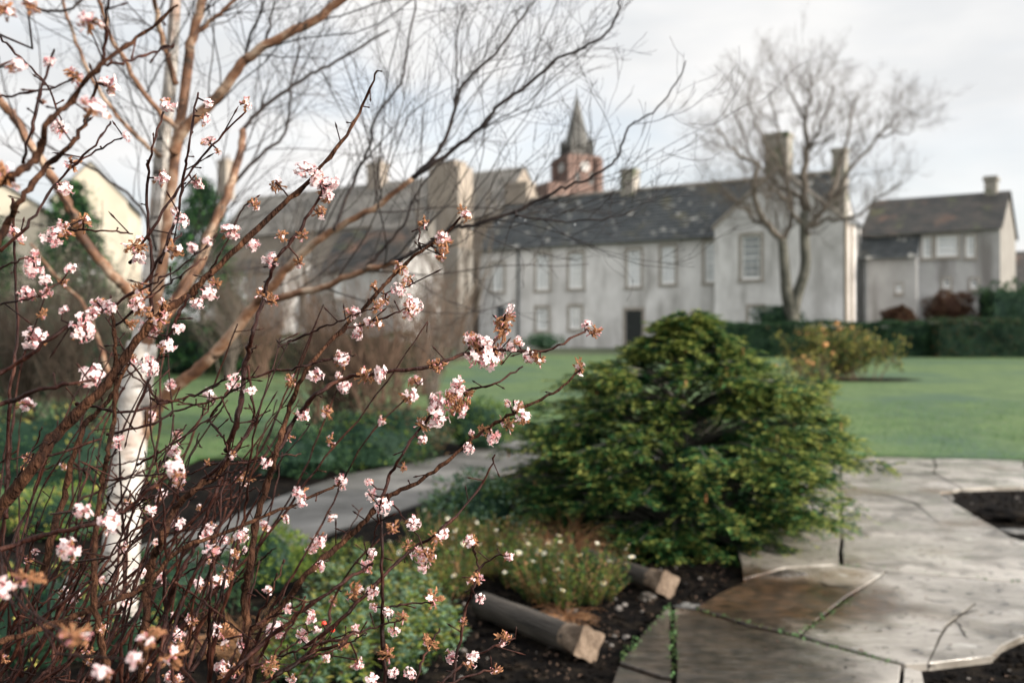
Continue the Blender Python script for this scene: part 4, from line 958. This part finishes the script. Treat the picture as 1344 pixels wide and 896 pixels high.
# stones
def stone(label, px, py, r, m, seed, group='loose stones by the paving'):
    mb = MB(); blob(mb, (0,0,r[2]*.6), r, ICO3, .22, 1.8, 0, seed); o = mb.build('stone', M[m]); o.location = G(px,py); tag(o, label, 'stone', group); return o
stone('pale blue grey stone between the log end and paving', 850, 788, (.045,.035,.028), 'stone_dark', 1)
stone('flat cream edge stone at left corner of brown flagstone', 903, 800, (.07,.03,.022), 'path', 2)
stone('small reddish pebble beside the cream edge stone', 926, 797, (.022,.02,.015), 'redstone', 3)
stone('tan edge stone leaning under the conifer beside the paving', 1032, 762, (.12,.05,.035), 'stone_dark', 4)
stone('dark boulder lying inside the soil gap in the paving', 1320, 682, (.24,.18,.055), 'soil', 5)
stone('flat grey slab on the soil gap at right edge', 1335, 700, (.16,.09,.02), 'path', 6)
stone('pale corner stone at left tip of the soil gap', 1243, 656, (.06,.05,.03), 'path', 7)
stone('small white pebble on the dark soil by the daisies', 822, 838, (.018,.014,.012), 'rubble', 8)
stone('small grey pebble near the near log end', 812, 800, (.02,.016,.013), 'rubble', 9)

# ------------------------------------------------------------------ birch
rg = random.Random(3)
bx = P(152,870,4.5)
birch = empty('birch_tree', (bx.x, 4.5, 0)); tag(birch, 'white barked birch with copper limbs and bare twigs behind the blossom', 'tree')
tr = MB()
limb(tr, [(148,925),(152,870),(156,800),(160,700),(166,620),(174,550),(181,490),(187,450)], 4.5, 4.5, 26, 19, 18, 0, 6)
limb(tr, [(182,480),(190,430),(199,370),(206,295),(214,187),(223,110),(230,0),(238,-120)], 4.52, 4.5, 15, 6, 14, 0, 6)
ol = MB(); sp = []
def BL(pl, d0, d1, r0, r1, k=8): pts, rad = limb(ol if r0 >= 3.2 else tw, pl, d0, d1, r0, r1, k, 0, 5, .003, rg); sp.append((pts, rad)); return pts
tw = MB()
BL([(184,480),(199,420),(210,365),(220,295),(233,187),(247,84),(257,33),(266,0),(274,-60)], 4.48, 4.35, 8.5, 5.8)
BL([(228,200),(241,171),(268,144),(295,114),(321,80),(348,60),(412,27),(448,0),(500,-40)], 4.38, 4.2, 8, 5.2)
BL([(185,450),(215,415),(241,377),(261,343),(278,300),(301,248),(315,201),(318,171)], 4.5, 4.9, 9.5, 4.5)
BL([(318,171),(335,151),(368,124),(408,97),(448,77),(510,40)], 4.9, 5.3, 3, 1.6)
BL([(301,248),(335,210),(370,180),(380,150),(382,110),(395,60)], 4.85, 5.1, 2.6, 1.2)
BL([(168,625),(176,595),(198,548),(218,518),(255,488),(291,454),(335,400),(347,387),(379,351),(405,326),(441,300),(489,274),(542,234)], 4.6, 3.9, 10.5, 3.4)
BL([(542,234),(575,198),(592,161),(605,117),(649,70),(682,27),(702,0)], 3.9, 3.9, 3.0, 1.2)
BL([(542,234),(595,198),(636,161),(656,137),(702,104),(733,77),(783,54),(810,23),(815,-5)], 3.9, 3.7, 3.1, 1.2)
BL([(347,392),(396,384),(431,374),(476,356),(519,345)], 4.0, 3.72, 5.2, 3.4)
BL([(519,345),(561,319),(593,300),(619,295),(676,278),(709,261),(736,248),(770,234),(803,214),(816,194),(826,167),(850,151),(883,117),(900,80)], 3.72, 3.3, 3.1, .8)
BL([(676,278),(682,284),(720,289),(749,291),(800,285),(830,276)], 3.42, 3.3, 1.6, .7)
BL([(476,356),(496,335),(528,296),(541,264),(560,235),(590,200)], 3.9, 3.8, 2.4, .9)
BL([(438,300),(451,270),(470,222),(485,194),(495,151),(525,110),(535,67),(545,0)], 3.95, 4.2, 2.6, 1.2)
BL([(592,161),(600,110),(598,60),(610,10)], 3.9, 3.9, 1.5, .8)
BL([(178,400),(167,380),(144,357),(107,310),(100,288),(77,248),(47,201),(17,154),(0,134),(-40,90)], 4.4, 4.0, 7.5, 5)
BL([(236,172),(198,134),(167,87),(144,44),(130,0),(120,-40)], 4.4, 4.0, 3.6, 2.4)
BL([(210,205),(201,198),(167,167),(134,124),(110,80),(87,20),(80,-20)], 4.45, 4.1, 3.2, 1.8)
BL([(205,330),(184,271),(134,231),(100,208),(60,190),(20,150)], 4.45, 4.2, 2.2, 1)
BL([(245,60),(261,43),(285,20),(308,0),(330,-30)], 4.4, 4.4, 3.2, 2.2)
BL([(321,80),(325,60),(335,33),(348,0)], 4.35, 4.35, 2.2, 1.4)
BL([(348,60),(352,40),(360,0)], 4.3, 4.3, 2, 1.2)
BL([(231,110),(215,60),(205,20),(200,-20)], 4.4, 4.2, 4.2, 3)
BL([(30,0),(60,15),(95,10),(120,-10)], 3.8, 3.9, 2.4, 1.6)
BL([(190,480),(150,500),(130,450),(110,400),(80,370),(40,320)], 4.6, 5.2, 3.4, 2)
for pts, rad in sp:
    L_ = len(pts)
    for i in range(2, L_):
        if pts[i].z < 1.25: continue
        dd = (pts[min(i+1,L_-1)]-pts[i-1]).normalized()
        cnt = 1 if rad[i] > .014 else 2
        for _ in range(cnt):
            far_ = pts[i].x/pts[i].y > .015
            if far_ and rg.random() < .3: continue
            if rg.random() < (.78 if cnt == 1 else .82): continue
            a = R(rg.gauss(42,12)); pe = perp(dd, rg); nd = dd*math.cos(a)+pe*math.sin(a); nd = (nd+Vector((.16,0,.25))).normalized()
            grow(tw, pts[i], nd, rg.uniform(.30,.95)*(.55 if far_ else 1), max(.0017, min(.0038, rad[i]*.34)), 2, rg, .28, 38, 4, .58, .17, 0, .0007)
local(tr.build('trunk', M['bark_birch'], birch, True)); local(ol.build('limb', M['bark_orange'], birch, True)); local(tw.build('twigs', M['twig'], birch, True))
# drops hanging on the twigs
dr0 = None; dm = MB(); blob(dm, (0,0,0), (.0035,.0035,.0042), ICO2, 0)
for (x, y, d) in [(683,283,3.42),(690,287,3.42),(755,293,3.36),(588,306,3.5),(500,352,3.8),(470,362,3.85),(437,376,3.9),(421,379,3.92),(404,386,3.95),(620,298,3.45),(655,290,3.4),(540,340,3.65)]:
    if dr0 is None: dr0 = o = dm.build('rain_drop', M['water'], birch, True)
    else: o = dr0.copy(); C.objects.link(o)
    local(o); o.location = P(x,y+1.5,d)

# ------------------------------------------------------------------ the blossom shrub (viburnum-like)
rg = random.Random(17)
vb = empty('blossom_shrub', (-.75, 1.5, 0)); tag(vb, 'leafless winter flowering shrub with pale pink and withered brown blossom clusters in the foreground', 'shrub')
st = MB(); thick = MB()
samples = []      # (px, py, depth, radius_px)
def V(pl, d0, d1, r0, r1):
    mbx = thick if r0 > 4.6 else st
    L_ = len(pl); q = []
    for i, (x, y) in enumerate(pl):
        t = i/(L_-1); d = d0+(d1-d0)*t+.02*math.sin(i*1.7+x*.05); p = P(x,y,d); q.append((p.x,p.y,p.z,(r0+(r1-r0)*t)*d/F*.86))
    s_ = smooth_path(q, 6)
    pts = [Vector(a[:3]) for a in s_]; rad = []
    for i, a in enumerate(s_):
        node = 1.28 if (i % 5 == 0 and a[3] < .006) else 1.0
        rad.append(a[3]*node*(1+.08*rg.gauss(0,1)))
    for i in range(1, len(pts)-1): pts[i] = pts[i]+Vector((rg.gauss(0,1),rg.gauss(0,1),rg.gauss(0,1)))*.0011
    mbx.tube(pts, rad, 9 if r0 > 4.6 else 7)
    for p, r in zip(pts, rad):
        samples.append((672+p.x/p.y*F, 448-(p.z-CH)/p.y*F, p.y, r))
    return pts, rad
stems = [
 ([(-40,262),(0,242),(20,228),(50,203),(64,160),(95,131),(134,84),(181,50),(234,7)], 1.0,1.1, 7.5,2.2),
 ([(134,85),(165,80),(200,70),(228,58)], 1.06,1.12, 2.6,1.6), ([(134,84),(139,40),(142,0),(146,-30)], 1.06,1.0, 3,2),
 ([(-20,350),(10,295),(27,261),(60,221),(94,188),(114,157),(127,110)], 1.12,1.2, 6,2.2),
 ([(-10,130),(0,127),(57,117),(94,104)], 1.1,1.15, 2,1.5),
 ([(30,214),(44,160),(57,107),(71,65)], 1.12,1.15, 2.6,1.7),
 ([(197,418),(199,333),(194,300),(194,234),(201,187),(218,140)], 1.5,1.5, 2.8,1.5),
 ([(170,345),(200,298),(241,238),(278,191),(322,147)], 1.5,1.55, 2.4,1.3),
 ([(210,345),(231,288),(240,230),(248,190),(260,122)], 1.5,1.5, 2.6,1.5),
 ([(-60,735),(0,667),(47,608),(74,571),(114,528),(144,498),(167,464),(208,414),(248,387),(268,367),(338,300),(400,243),(448,187),(475,140),(495,93)], 1.35,1.58, 10.5,1.4),
 ([(298,591),(311,551),(318,514),(325,461),(331,439),(348,385),(363,342),(392,303),(418,261),(428,244)], 1.5,1.55, 4.4,1.9),
 ([(322,940),(328,864),(325,824),(321,783),(328,740),(335,693),(352,630),(362,596),(378,541),(402,487),(448,434),(495,384),(518,360),(552,330),(590,303),(609,277)], 1.45,1.56, 6.2,1.6),
 ([(360,600),(385,555),(415,518),(448,498),(485,491),(555,481),(609,466),(639,454),(656,440),(662,415)], 1.5,1.56, 3.6,1.9),
 ([(640,456),(662,460),(696,461),(733,454),(770,432)], 1.56,1.58, 2.3,1.5),
 ([(500,656),(512,623),(528,596),(548,565),(575,534)], 1.52,1.55, 2.6,1.8), ([(588,524),(615,511),(649,503),(686,481)], 1.55,1.57, 2,1.4),
 ([(320,835),(368,797),(402,753),(448,713),(485,676),(508,653),(548,633),(592,600),(635,565),(682,538),(733,511),(762,484)], 1.48,1.58, 5.2,1.5),
 ([(400,850),(448,812),(505,753),(542,720),(582,693),(629,640),(650,596)], 1.55,1.72, 3.4,1.3),
 ([(507,920),(502,830),(502,797),(502,730),(500,656)], 1.5,1.53, 3.2,2.2),
 ([(270,925),(311,874),(345,844),(388,807),(448,765),(475,748),(490,738)], 1.4,1.5, 4,1.8),
 ([(330,915),(348,896),(378,877),(415,854),(448,844),(470,820)], 1.4,1.5, 3.8,1.8),
 ([(590,920),(599,864),(612,797),(622,773),(629,747),(656,727)], 1.6,1.7, 2.6,1.3), ([(629,750),(626,735),(621,718)], 1.7,1.7, 1.5,1.2),
 ([(530,940),(545,896),(558,860),(577,824)], 1.5,1.55, 2.6,1.4), ([(560,925),(582,896),(609,870),(649,847),(676,837)], 1.5,1.6, 2.6,1.4),
 ([(560,915),(589,896),(635,881),(656,877)], 1.45,1.55, 2.2,1.4), ([(420,845),(448,837),(485,824),(522,814)], 1.45,1.5, 2.2,1.2), ([(503,797),(530,793),(562,790)], 1.51,1.53, 1.8,1.2),
 ([(142,940),(137,857),(127,814),(122,763),(126,696),(134,629),(141,596),(149,551),(152,487),(151,444),(146,404)], 1.3,1.45, 5.4,2.4),
 ([(-30,728),(0,720),(67,700),(124,686),(161,670),(200,640),(232,615)], 1.2,1.35, 4.6,2),
 ([(186,900),(191,827),(194,763),(201,730),(214,706),(228,670),(255,643),(285,623),(301,596)], 1.42,1.5, 6.4,4.2),
 ([(205,910),(211,857),(221,797),(234,757),(255,717),(268,686),(285,640),(291,623)], 1.38,1.5, 4,2.4),
 ([(-20,850),(84,814),(134,794),(188,770),(234,723),(301,696),(368,670),(435,640),(446,630)], 1.3,1.55, 5,1.5),
 ([(-40,512),(0,491),(50,457),(94,427),(144,404),(174,384),(188,374),(217,330),(238,306)], 1.25,1.4, 3.6,1.6),
 ([(-40,545),(0,531),(54,511),(107,501),(124,499)], 1.2,1.25, 4,2),
 ([(8,680),(10,598),(13,514),(23,441),(20,367),(18,300),(16,260)], 1.6,1.7, 3,1.8),
 ([(100,530),(114,531),(161,541),(208,531),(255,518),(295,498)], 1.45,1.5, 2.4,1.4), ([(140,570),(201,555),(234,538),(291,521),(311,508)], 1.5,1.5, 2,1.3),
 ([(180,610),(201,598),(248,568),(291,538)], 1.55,1.55, 2,1.2), ([(40,606),(64,598),(134,575)], 1.4,1.45, 2.4,1.6),
 ([(55,760),(67,706),(80,663),(97,598),(114,555),(147,518),(174,467)], 1.4,1.5, 6,2.6),
 ([(-20,405),(0,400),(44,390),(80,370)], 1.3,1.35, 2,1.3), ([(-20,362),(0,352),(30,340),(50,338)], 1.3,1.35, 2,1.2), ([(80,300),(97,302),(140,303),(174,307)], 1.4,1.4, 1.8,1.2),
 ([(325,480),(332,530),(335,560)], 1.52,1.52, 2,1.6), ([(255,640),(300,600),(331,560),(338,545)], 1.5,1.5, 3.2,1.8), ([(290,520),(310,555),(350,540)], 1.5,1.52, 1.4,1),
 ([(0,330),(40,290),(75,240),(125,190),(145,160)], 1.35,1.4, 2.6,1.4), ([(-10,40),(20,70),(60,110),(80,160)], 1.25,1.3, 1.8,1.2),
 ([(98,215),(140,190),(166,178)], 1.4,1.45, 1.6,1), ([(268,367),(290,330),(315,280),(330,262)], 1.5,1.52, 1.6,1), ([(248,387),(232,420),(208,470),(170,560)], 1.45,1.4, 2.6,2),
 ([(500,384),(522,380),(545,372)], 1.55,1.56, 1.2,1), ([(448,434),(480,425),(520,412),(540,400)], 1.55,1.56, 1.7,1.2), ([(554,329),(550,318),(552,300),(560,292)], 1.56,1.56, 1.2,.8),
 ([(500,656),(495,690),(480,735)], 1.5,1.5, 1.6,1.1), ([(508,653),(540,690),(560,730)], 1.53,1.5, 1.5,1),
]
for s_ in stems: V(*s_)
# background stems of the same shrub, thinner and further back
for i in range(78):
    x = rg.uniform(-70, 330) if i < 50 else rg.uniform(-70, 180); d = rg.uniform(1.35, 2.2); lean = rg.uniform(-.15, .9); hgt = rg.uniform(180, 620); y0 = rg.uniform(880, 960)
    pl = [(x,y0)]; 
    for j in range(1,6): pl.append((pl[-1][0]+lean*hgt/6*rg.uniform(.4,1.4)+rg.gauss(0,6), pl[-1][1]-hgt/6))
    V(pl, d, d+rg.uniform(-.1,.2), rg.uniform(1.8,3.8), .9)
for i in range(60):     # crossing side shoots in the thicket
    x, y, d, r = rg.choice([s_ for s_ in samples if s_[1] > 380 and s_[0] < 430]); k = rg.uniform(60,150); a = R(rg.uniform(5,65))*rg.choice((1,1,1,-1)); sx = 1 if rg.random() < .8 else -1
    pl = [(x,y)]
    for j in range(4): pl.append((pl[-1][0]+sx*math.cos(a)*k/4+rg.gauss(0,2), pl[-1][1]-math.sin(a)*k/4+rg.gauss(0,2)))
    V(pl, d, d+rg.uniform(-.08,.08), 1.9, 1.0)
# short bud spurs on the stems
for i in range(0, len(samples), 3):
    x, y, d, r = samples[i]
    if rg.random() < .5 or r > .009: continue
    p = P(x,y,d); v = Vector((rg.gauss(0,1), rg.gauss(0,.6), rg.gauss(.35,.8))).normalized(); l = rg.uniform(.006,.03)*(2 if rg.random() < .15 else 1)
    st.tube([p, p+v*l*.7, p+v*(l*.85), p+v*l*1.05], [.0011,.0009,.0017,.0003], 5)

# blossom cluster variants -------------------------------------------------
def floret(mb, c, ax, s, rg, kind, mp=0, md=1, mw=2):
    ax = ax.normalized(); u = ax.orthogonal().normalized(); w_ = ax.cross(u); ph = rg.uniform(0,6)
    if kind == 'P':
        base = c - ax*s*1.5
        mb.tube([base, c-ax*s*.2, c], [s*.13, s*.2, s*.32], 5, md if rg.random() < .75 else mp, cap=False)
        for k in range(5):
            a = ph+2*PI*k/5; o_ = u*math.cos(a)+w_*math.sin(a); sd = ax.cross(o_)
            r_ = s*rg.uniform(.85,1.1); lift = rg.uniform(-.12,.35)
            q0 = c+ax*s*.05; q1 = c+o_*r_*.62+ax*s*(.10+lift*.4); q2 = c+o_*r_*1.08+ax*s*(lift-.05)
            m_ = mp if rg.random() < .88 else md
            mb.add([q0, q1-sd*r_*.40, q2-sd*r_*.18, q2+sd*r_*.18+ax*s*.05, q1+sd*r_*.40], [(0,1,2,3,4)], m_)
    elif kind == 'W':
        base = c - ax*s*1.6
        g = Vector((0,0,-1)); pts = [base, c-ax*s*.7+g*s*.1, c+g*s*.25]
        mb.tube(pts, [s*.12, s*.2, s*.30], 4, mw, cap=False)
        for k in range(4):
            a = ph+2*PI*k/4+rg.gauss(0,.3); o_ = u*math.cos(a)+w_*math.sin(a); sd = ax.cross(o_)
            j = lambda q: Vector((rg.gauss(0,q),rg.gauss(0,q),rg.gauss(0,q)))*s
            q0 = pts[2]-ax*s*.1; q1 = pts[2]+o_*s*.38+g*s*.1+j(.12); q2 = pts[2]+o_*s*.35+ax*s*.35+g*s*.55+j(.2)
            mb.add([q0, q1-sd*s*.24+j(.06), q2-sd*s*.05, q2+sd*s*.16, q1+sd*s*.24], [(0,1,2,3,4)], mw if rg.random() < .94 else md)
    else:
        blob(mb, c, (s*.26,s*.26,s*.4), ICO1, 0, 1, md)
def cluster(seed, kind):
    """unit radius umbel: florets on tubes fanning out of one base, some of them drooping"""
    rg = random.Random(seed); mb = MB(); n = {'P':24, 'M':24, 'W':20}[kind]
    base = Vector((0,0,-.62)); skew = Vector((rg.gauss(0,.35), rg.gauss(0,.35), 0)); gap = rg.uniform(0, 2*PI)
    droop = {'P':.10, 'M':.22, 'W':.55}[kind]
    for i in range(n):
        th = math.acos(1-(1-math.cos(R(98)))*(i+.5)/n)+rg.gauss(0,.12); a = i*2.39996+rg.gauss(0,.35)
        if abs((a-gap+PI)%(2*PI)-PI) < .55 and th > .6 and rg.random() < .75: continue
        v = (Vector((math.sin(th)*math.cos(a), math.sin(th)*math.sin(a), math.cos(th)))+skew*.5).normalized()
        l = rg.uniform(.85, 1.5)*(1-.18*th); c = base+v*l+Vector((0,0,-droop*rg.random()))
        k = 'P' if kind == 'P' else 'W' if kind == 'W' else ('P' if (v.x > -.05) == (rg.random() < .85) else 'W')
        if kind == 'P' and rg.random() < .20: k = 'W'
        if kind == 'W' and rg.random() < .10: k = 'P'
        if rg.random() < .08: k = 'B'
        sz = .34*rg.uniform(.75,1.3)*(1.25 if k == 'W' else 1)
        ax = (v+Vector((rg.gauss(0,.3),rg.gauss(0,.3),rg.gauss(0,.3)))).normalized()
        mid = base.lerp(c,.55)+Vector((rg.gauss(0,.05),rg.gauss(0,.05),.05))
        mb.tube([base+v*.12, mid, c-ax*sz*.3], [.03,.045,.09], 4, 2 if k == 'W' else (1 if rg.random() < .8 else 0), cap=False)
        floret(mb, c, ax, sz, rg, k)
    for i in range(5):
        v = Vector((rg.gauss(0,.6),rg.gauss(0,.6),rg.uniform(-.2,.6))); mb.leaf(base, v, Vector((0,0,1)), .4, .16, 2, .2)
    return mb
def pick(kind):
    vs = []
    for i in range(6):
        mb = cluster(100+i*7+ord(kind), kind); me = bpy.data.meshes.new({'P':'flower_cluster','M':'flower_cluster','W':'withered_cluster'}[kind])
        me.from_pydata([tuple(v) for v in mb.v], [], mb.f)
        for x in ('petal','petal_deep','wither','vib'): me.materials.append(M[x])
        me.polygons.foreach_set('material_index', mb.m); me.update(); vs.append((me, mb))
    return vs
CL = {k: pick(k) for k in 'PMW'}
FL = """770,424,P,6;779,441,W,10;692,467,P,8;704,476,W,9;700,470,M,7;667,432,W,13;666,414,W,10;670,404,P,6;682,444,P,8;656,462,P,12;643,455,P,13;628,472,P,15;640,478,P,12;620,446,M,12;612,440,M,9;650,425,M,9;674,452,M,9;635,448,P,10
574,523,P,13;595,514,P,14;614,521,W,10;589,531,W,10;579,548,P,13;604,541,M,12;613,535,W,9;600,505,P,10;538,524,M,10;548,553,W,10;500,553,P,6;555,578,P,7;627,563,W,9;618,567,P,4;647,578,P,10;615,590,P,7;667,563,W,9;679,531,M,9;689,551,M,11;667,526,P,6;764,487,W,9
580,320,M,13;582,338,W,9;579,310,P,8;528,350,W,10;536,362,W,8;486,374,W,8;522,379,P,8;545,397,P,11;542,414,P,12;535,400,M,8;461,410,M,9;483,419,P,9;497,429,W,8;471,439,P,9;498,404,M,9;510,395,W,7;451,467,P,10;480,491,W,11;498,487,P,10;453,509,P,9;563,474,W,9;577,486,W,10;543,496,M,9;609,280,W,9;558,296,W,8;613,284,M,7;447,470,P,9
20,85,P,13;36,8,W,12;4,15,W,14;114,27,M,14;65,84,P,8;102,97,M,12;147,110,P,12;120,142,M,17;75,172,P,11;89,211,W,12;89,248,P,10;5,231,W,16;166,179,P,7;221,134,M,9;214,233,P,11;260,241,P,9;323,134,M,10;271,181,P,9;268,154,M,8;275,134,P,7;286,201,W,5;400,221,P,12;419,234,P,11;432,245,P,11;412,226,P,9;430,262,M,9;425,281,W,8;439,238,P,7;360,238,W,9;335,271,M,8;239,291,P,10;228,276,P,5;109,288,W,12;79,295,P,8;300,300,P,10;57,136,W,6
15,305,P,12;64,313,P,11;82,303,M,11;44,344,P,12;44,355,P,10;92,349,P,8;57,365,P,7;33,382,P,10;60,384,P,7;85,375,W,9;174,320,W,13;184,337,P,10;229,332,W,11;249,323,P,8;273,315,P,8;303,303,P,9;333,325,P,8;352,342,P,9;395,349,W,8;400,312,W,8;365,307,W,8;126,395,P,10;122,409,P,10;141,402,P,9;107,431,P,16;100,436,P,9;82,405,P,7;45,441,P,15;55,416,W,8;126,489,P,17;37,528,P,9;183,385,W,13;178,397,M,9;184,404,M,10;193,432,P,13;209,421,W,14;218,454,P,11;233,432,P,8;171,474,P,8;194,479,P,12;278,385,P,12;261,399,P,9;285,374,W,8;337,384,W,10;363,397,W,9;308,501,P,10;276,519,P,9;328,514,P,7;221,503,P,8;198,549,P,7;231,571,P,7;229,590,P,9;152,578,P,9;383,499,W,9;415,496,P,11;399,544,P,9;425,538,M,9;383,575,W,9;430,580,W,8;444,490,P,6;212,395,W,8;172,430,W,8
109,670,P,11;142,686,P,14;89,720,P,17;229,616,P,14;231,631,P,11;196,668,P,9;211,650,P,9;236,686,P,10;183,752,P,8;208,758,P,8;271,703,P,10;275,720,P,9;295,710,P,6;320,700,P,9;347,609,P,7;315,629,M,11;390,650,M,11;397,660,P,7;350,688,P,8;377,681,P,5;288,768,P,11;261,767,P,9;306,750,P,6;352,772,P,8;377,797,P,7;360,824,P,12;397,837,P,9;415,827,P,6;410,810,P,8;318,845,P,12;291,837,W,14;290,872,P,11;236,835,P,10;285,819,P,6;352,879,W,10;310,881,W,9;246,824,W,10;193,837,W,15;100,840,W,18;176,866,P,10;134,884,P,13;224,864,W,14;228,887,P,13;84,780,P,9;95,787,P,8;33,760,W,16;5,770,P,13;420,710,P,9;407,720,P,7;419,740,P,8;439,680,P,7;445,628,P,7;382,891,P,7;429,864,P,6;134,760,P,7;160,720,P,8;165,790,P,7;276,690,P,7;272,735,P,6;298,745,W,8
453,636,P,9;483,631,P,8;485,648,P,7;505,665,P,10;498,662,P,6;545,685,P,10;512,696,W,9;532,712,W,9;572,706,W,10;584,703,M,9;533,614,W,6;617,708,M,9;552,733,P,13;563,737,W,12;556,748,P,8;481,742,P,10;490,727,P,8;470,772,P,6;488,780,P,8;487,797,P,7;510,805,P,7;458,780,W,12;570,790,W,12;530,810,W,8;465,827,P,8;517,830,P,7;557,844,W,12;512,861,W,10;470,872,P,9;590,861,P,8;620,862,P,8;610,817,W,7;631,785,P,6;632,762,W,8;617,760,W,6;667,839,M,10;669,730,P,6;649,882,W,7;537,882,P,7;485,892,P,10;518,884,P,7;617,872,W,7"""
fl = []
for t in FL.replace('\n', ';').split(';'):
    x, y, k, s_ = t.split(','); fl.append((float(x), float(y), k, float(s_)))
# small procedural extra blooms in the thicket
for _ in range(45):
    x, y, d, r = rg.choice([s_ for s_ in samples if s_[0] < 470 and s_[1] > 560 and s_[1] < 900]); fl.append((x+rg.gauss(0,12), y+rg.gauss(0,12), rg.choice('PMWW'), rg.uniform(4,8)))
near = {(120,142):1.0,(100,840):.85,(176,866):.9,(134,884):.9,(193,837):.95,(33,760):.95,(5,770):.95,(224,864):1.05,(20,85):1.05,(4,15):1.0,(36,8):1.0,(89,720):1.12,(142,686):1.15,(109,670):1.15,(229,616):1.2,(5,231):1.0}
place = []
for x, y, k, s_ in fl:
    if (x, y) in near:
        d = near[(x,y)]; best = None
    else:
        best = min(samples, key=lambda a: (a[0]-x)**2+(a[1]-y)**2); d = best[2]+rg.uniform(-.02,.015)
    p = P(x,y,d); rad_ = s_*1.02*d/F
    if best is None:
        bq = [a for a in samples if abs(a[2]-d) < .35]; best = min(bq, key=lambda a: (a[0]-x)**2+(a[1]-y)**2) if bq else None
    if best:
        q = P(best[0], best[1], best[2]); dv = p-q
        if dv.length > rad_*.3:
            md_ = q.lerp(p,.5)+Vector((rg.gauss(0,1),rg.gauss(0,1),-abs(rg.gauss(0,1))))*dv.length*.10
            st.tube([q, md_, p-dv.normalized()*rad_*.2], [.0016,.0013,.0012], 5, cap=False)
        ax = dv.normalized() if dv.length > 1e-4 else Vector((0,-1,0))
    else: ax = Vector((0,0,1))
    ax = (ax + Vector((rg.gauss(0,.3), -.45, rg.gauss(-.15 if k == 'W' else .1,.3)))).normalized()
    place.append((s_, k, p, ax, rad_))
place.sort(key=lambda a: -a[0])
cnt = {'flower_cluster':0, 'withered_cluster':0}; rest = {'flower_cluster':MB(), 'withered_cluster':MB()}
O0 = Vector((-.75,1.5,0))
for s_, k, p, ax, rad_ in place:
    nm = 'withered_cluster' if k == 'W' else 'flower_cluster'
    me, src = rg.choice(CL[k]); q = ax.to_track_quat('Z','Y') @ Matrix.Rotation(rg.uniform(0,6.28),4,'Z').to_quaternion()
    sc = Vector((rad_*rg.uniform(.7,1.15), rad_*rg.uniform(.85,1.2), rad_*rg.uniform(.8,1.35)))
    if cnt[nm] < 100:
        o = bpy.data.objects.new(nm, me); C.objects.link(o); o.parent = vb
        o.location = p-O0; o.rotation_mode = 'QUATERNION'; o.rotation_quaternion = q; o.scale = sc; cnt[nm] += 1
    else:
        mx_ = Matrix.Translation(p-O0) @ q.to_matrix().to_4x4() @ Matrix.Diagonal((*sc,1)); r_ = rest[nm]; b = len(r_.v)
        r_.v.extend([mx_ @ Vector(v) for v in src.v]); r_.f.extend([[i+b for i in f] for f in src.f]); r_.m.extend(src.m)
for nm, r_ in rest.items():
    if r_.v: o = r_.build(nm, [M['petal'],M['petal_deep'],M['wither'],M['vib']], vb); o['kind'] = 'stuff'
local(st.build('stem', M['vib'], vb, True)); local(thick.build('old_stem', M['vib_old'], vb, True))
# a few red berries on a low plant
bp = G(410,890); be = empty('berry_plant', bp); tag(be, 'low plant with a few round red berries among the blossom stems', 'plant'); mb = MB(); b0 = None
for i, (x, y) in enumerate(((425,818),(436,826))):
    p = P(x,y,1.9)
    mb.tube([Vector((bp.x+rg.gauss(0,.1), 1.95, 0))-bp, (p-bp)*.6+Vector((rg.gauss(0,.02),0,0)), p-bp], [.003,.002,.001], 5)
    if not b0: bb = MB(); blob(bb, (0,0,0), .0055, ICO2, 0); b0 = o = bb.build('berry', M['berry'], be, True)
    else: o = b0.copy(); C.objects.link(o)
    o.location = p-bp
mb.build('stem', M['vib'], be)
print('faces', sum(len(m_.polygons) for m_ in bpy.data.meshes))
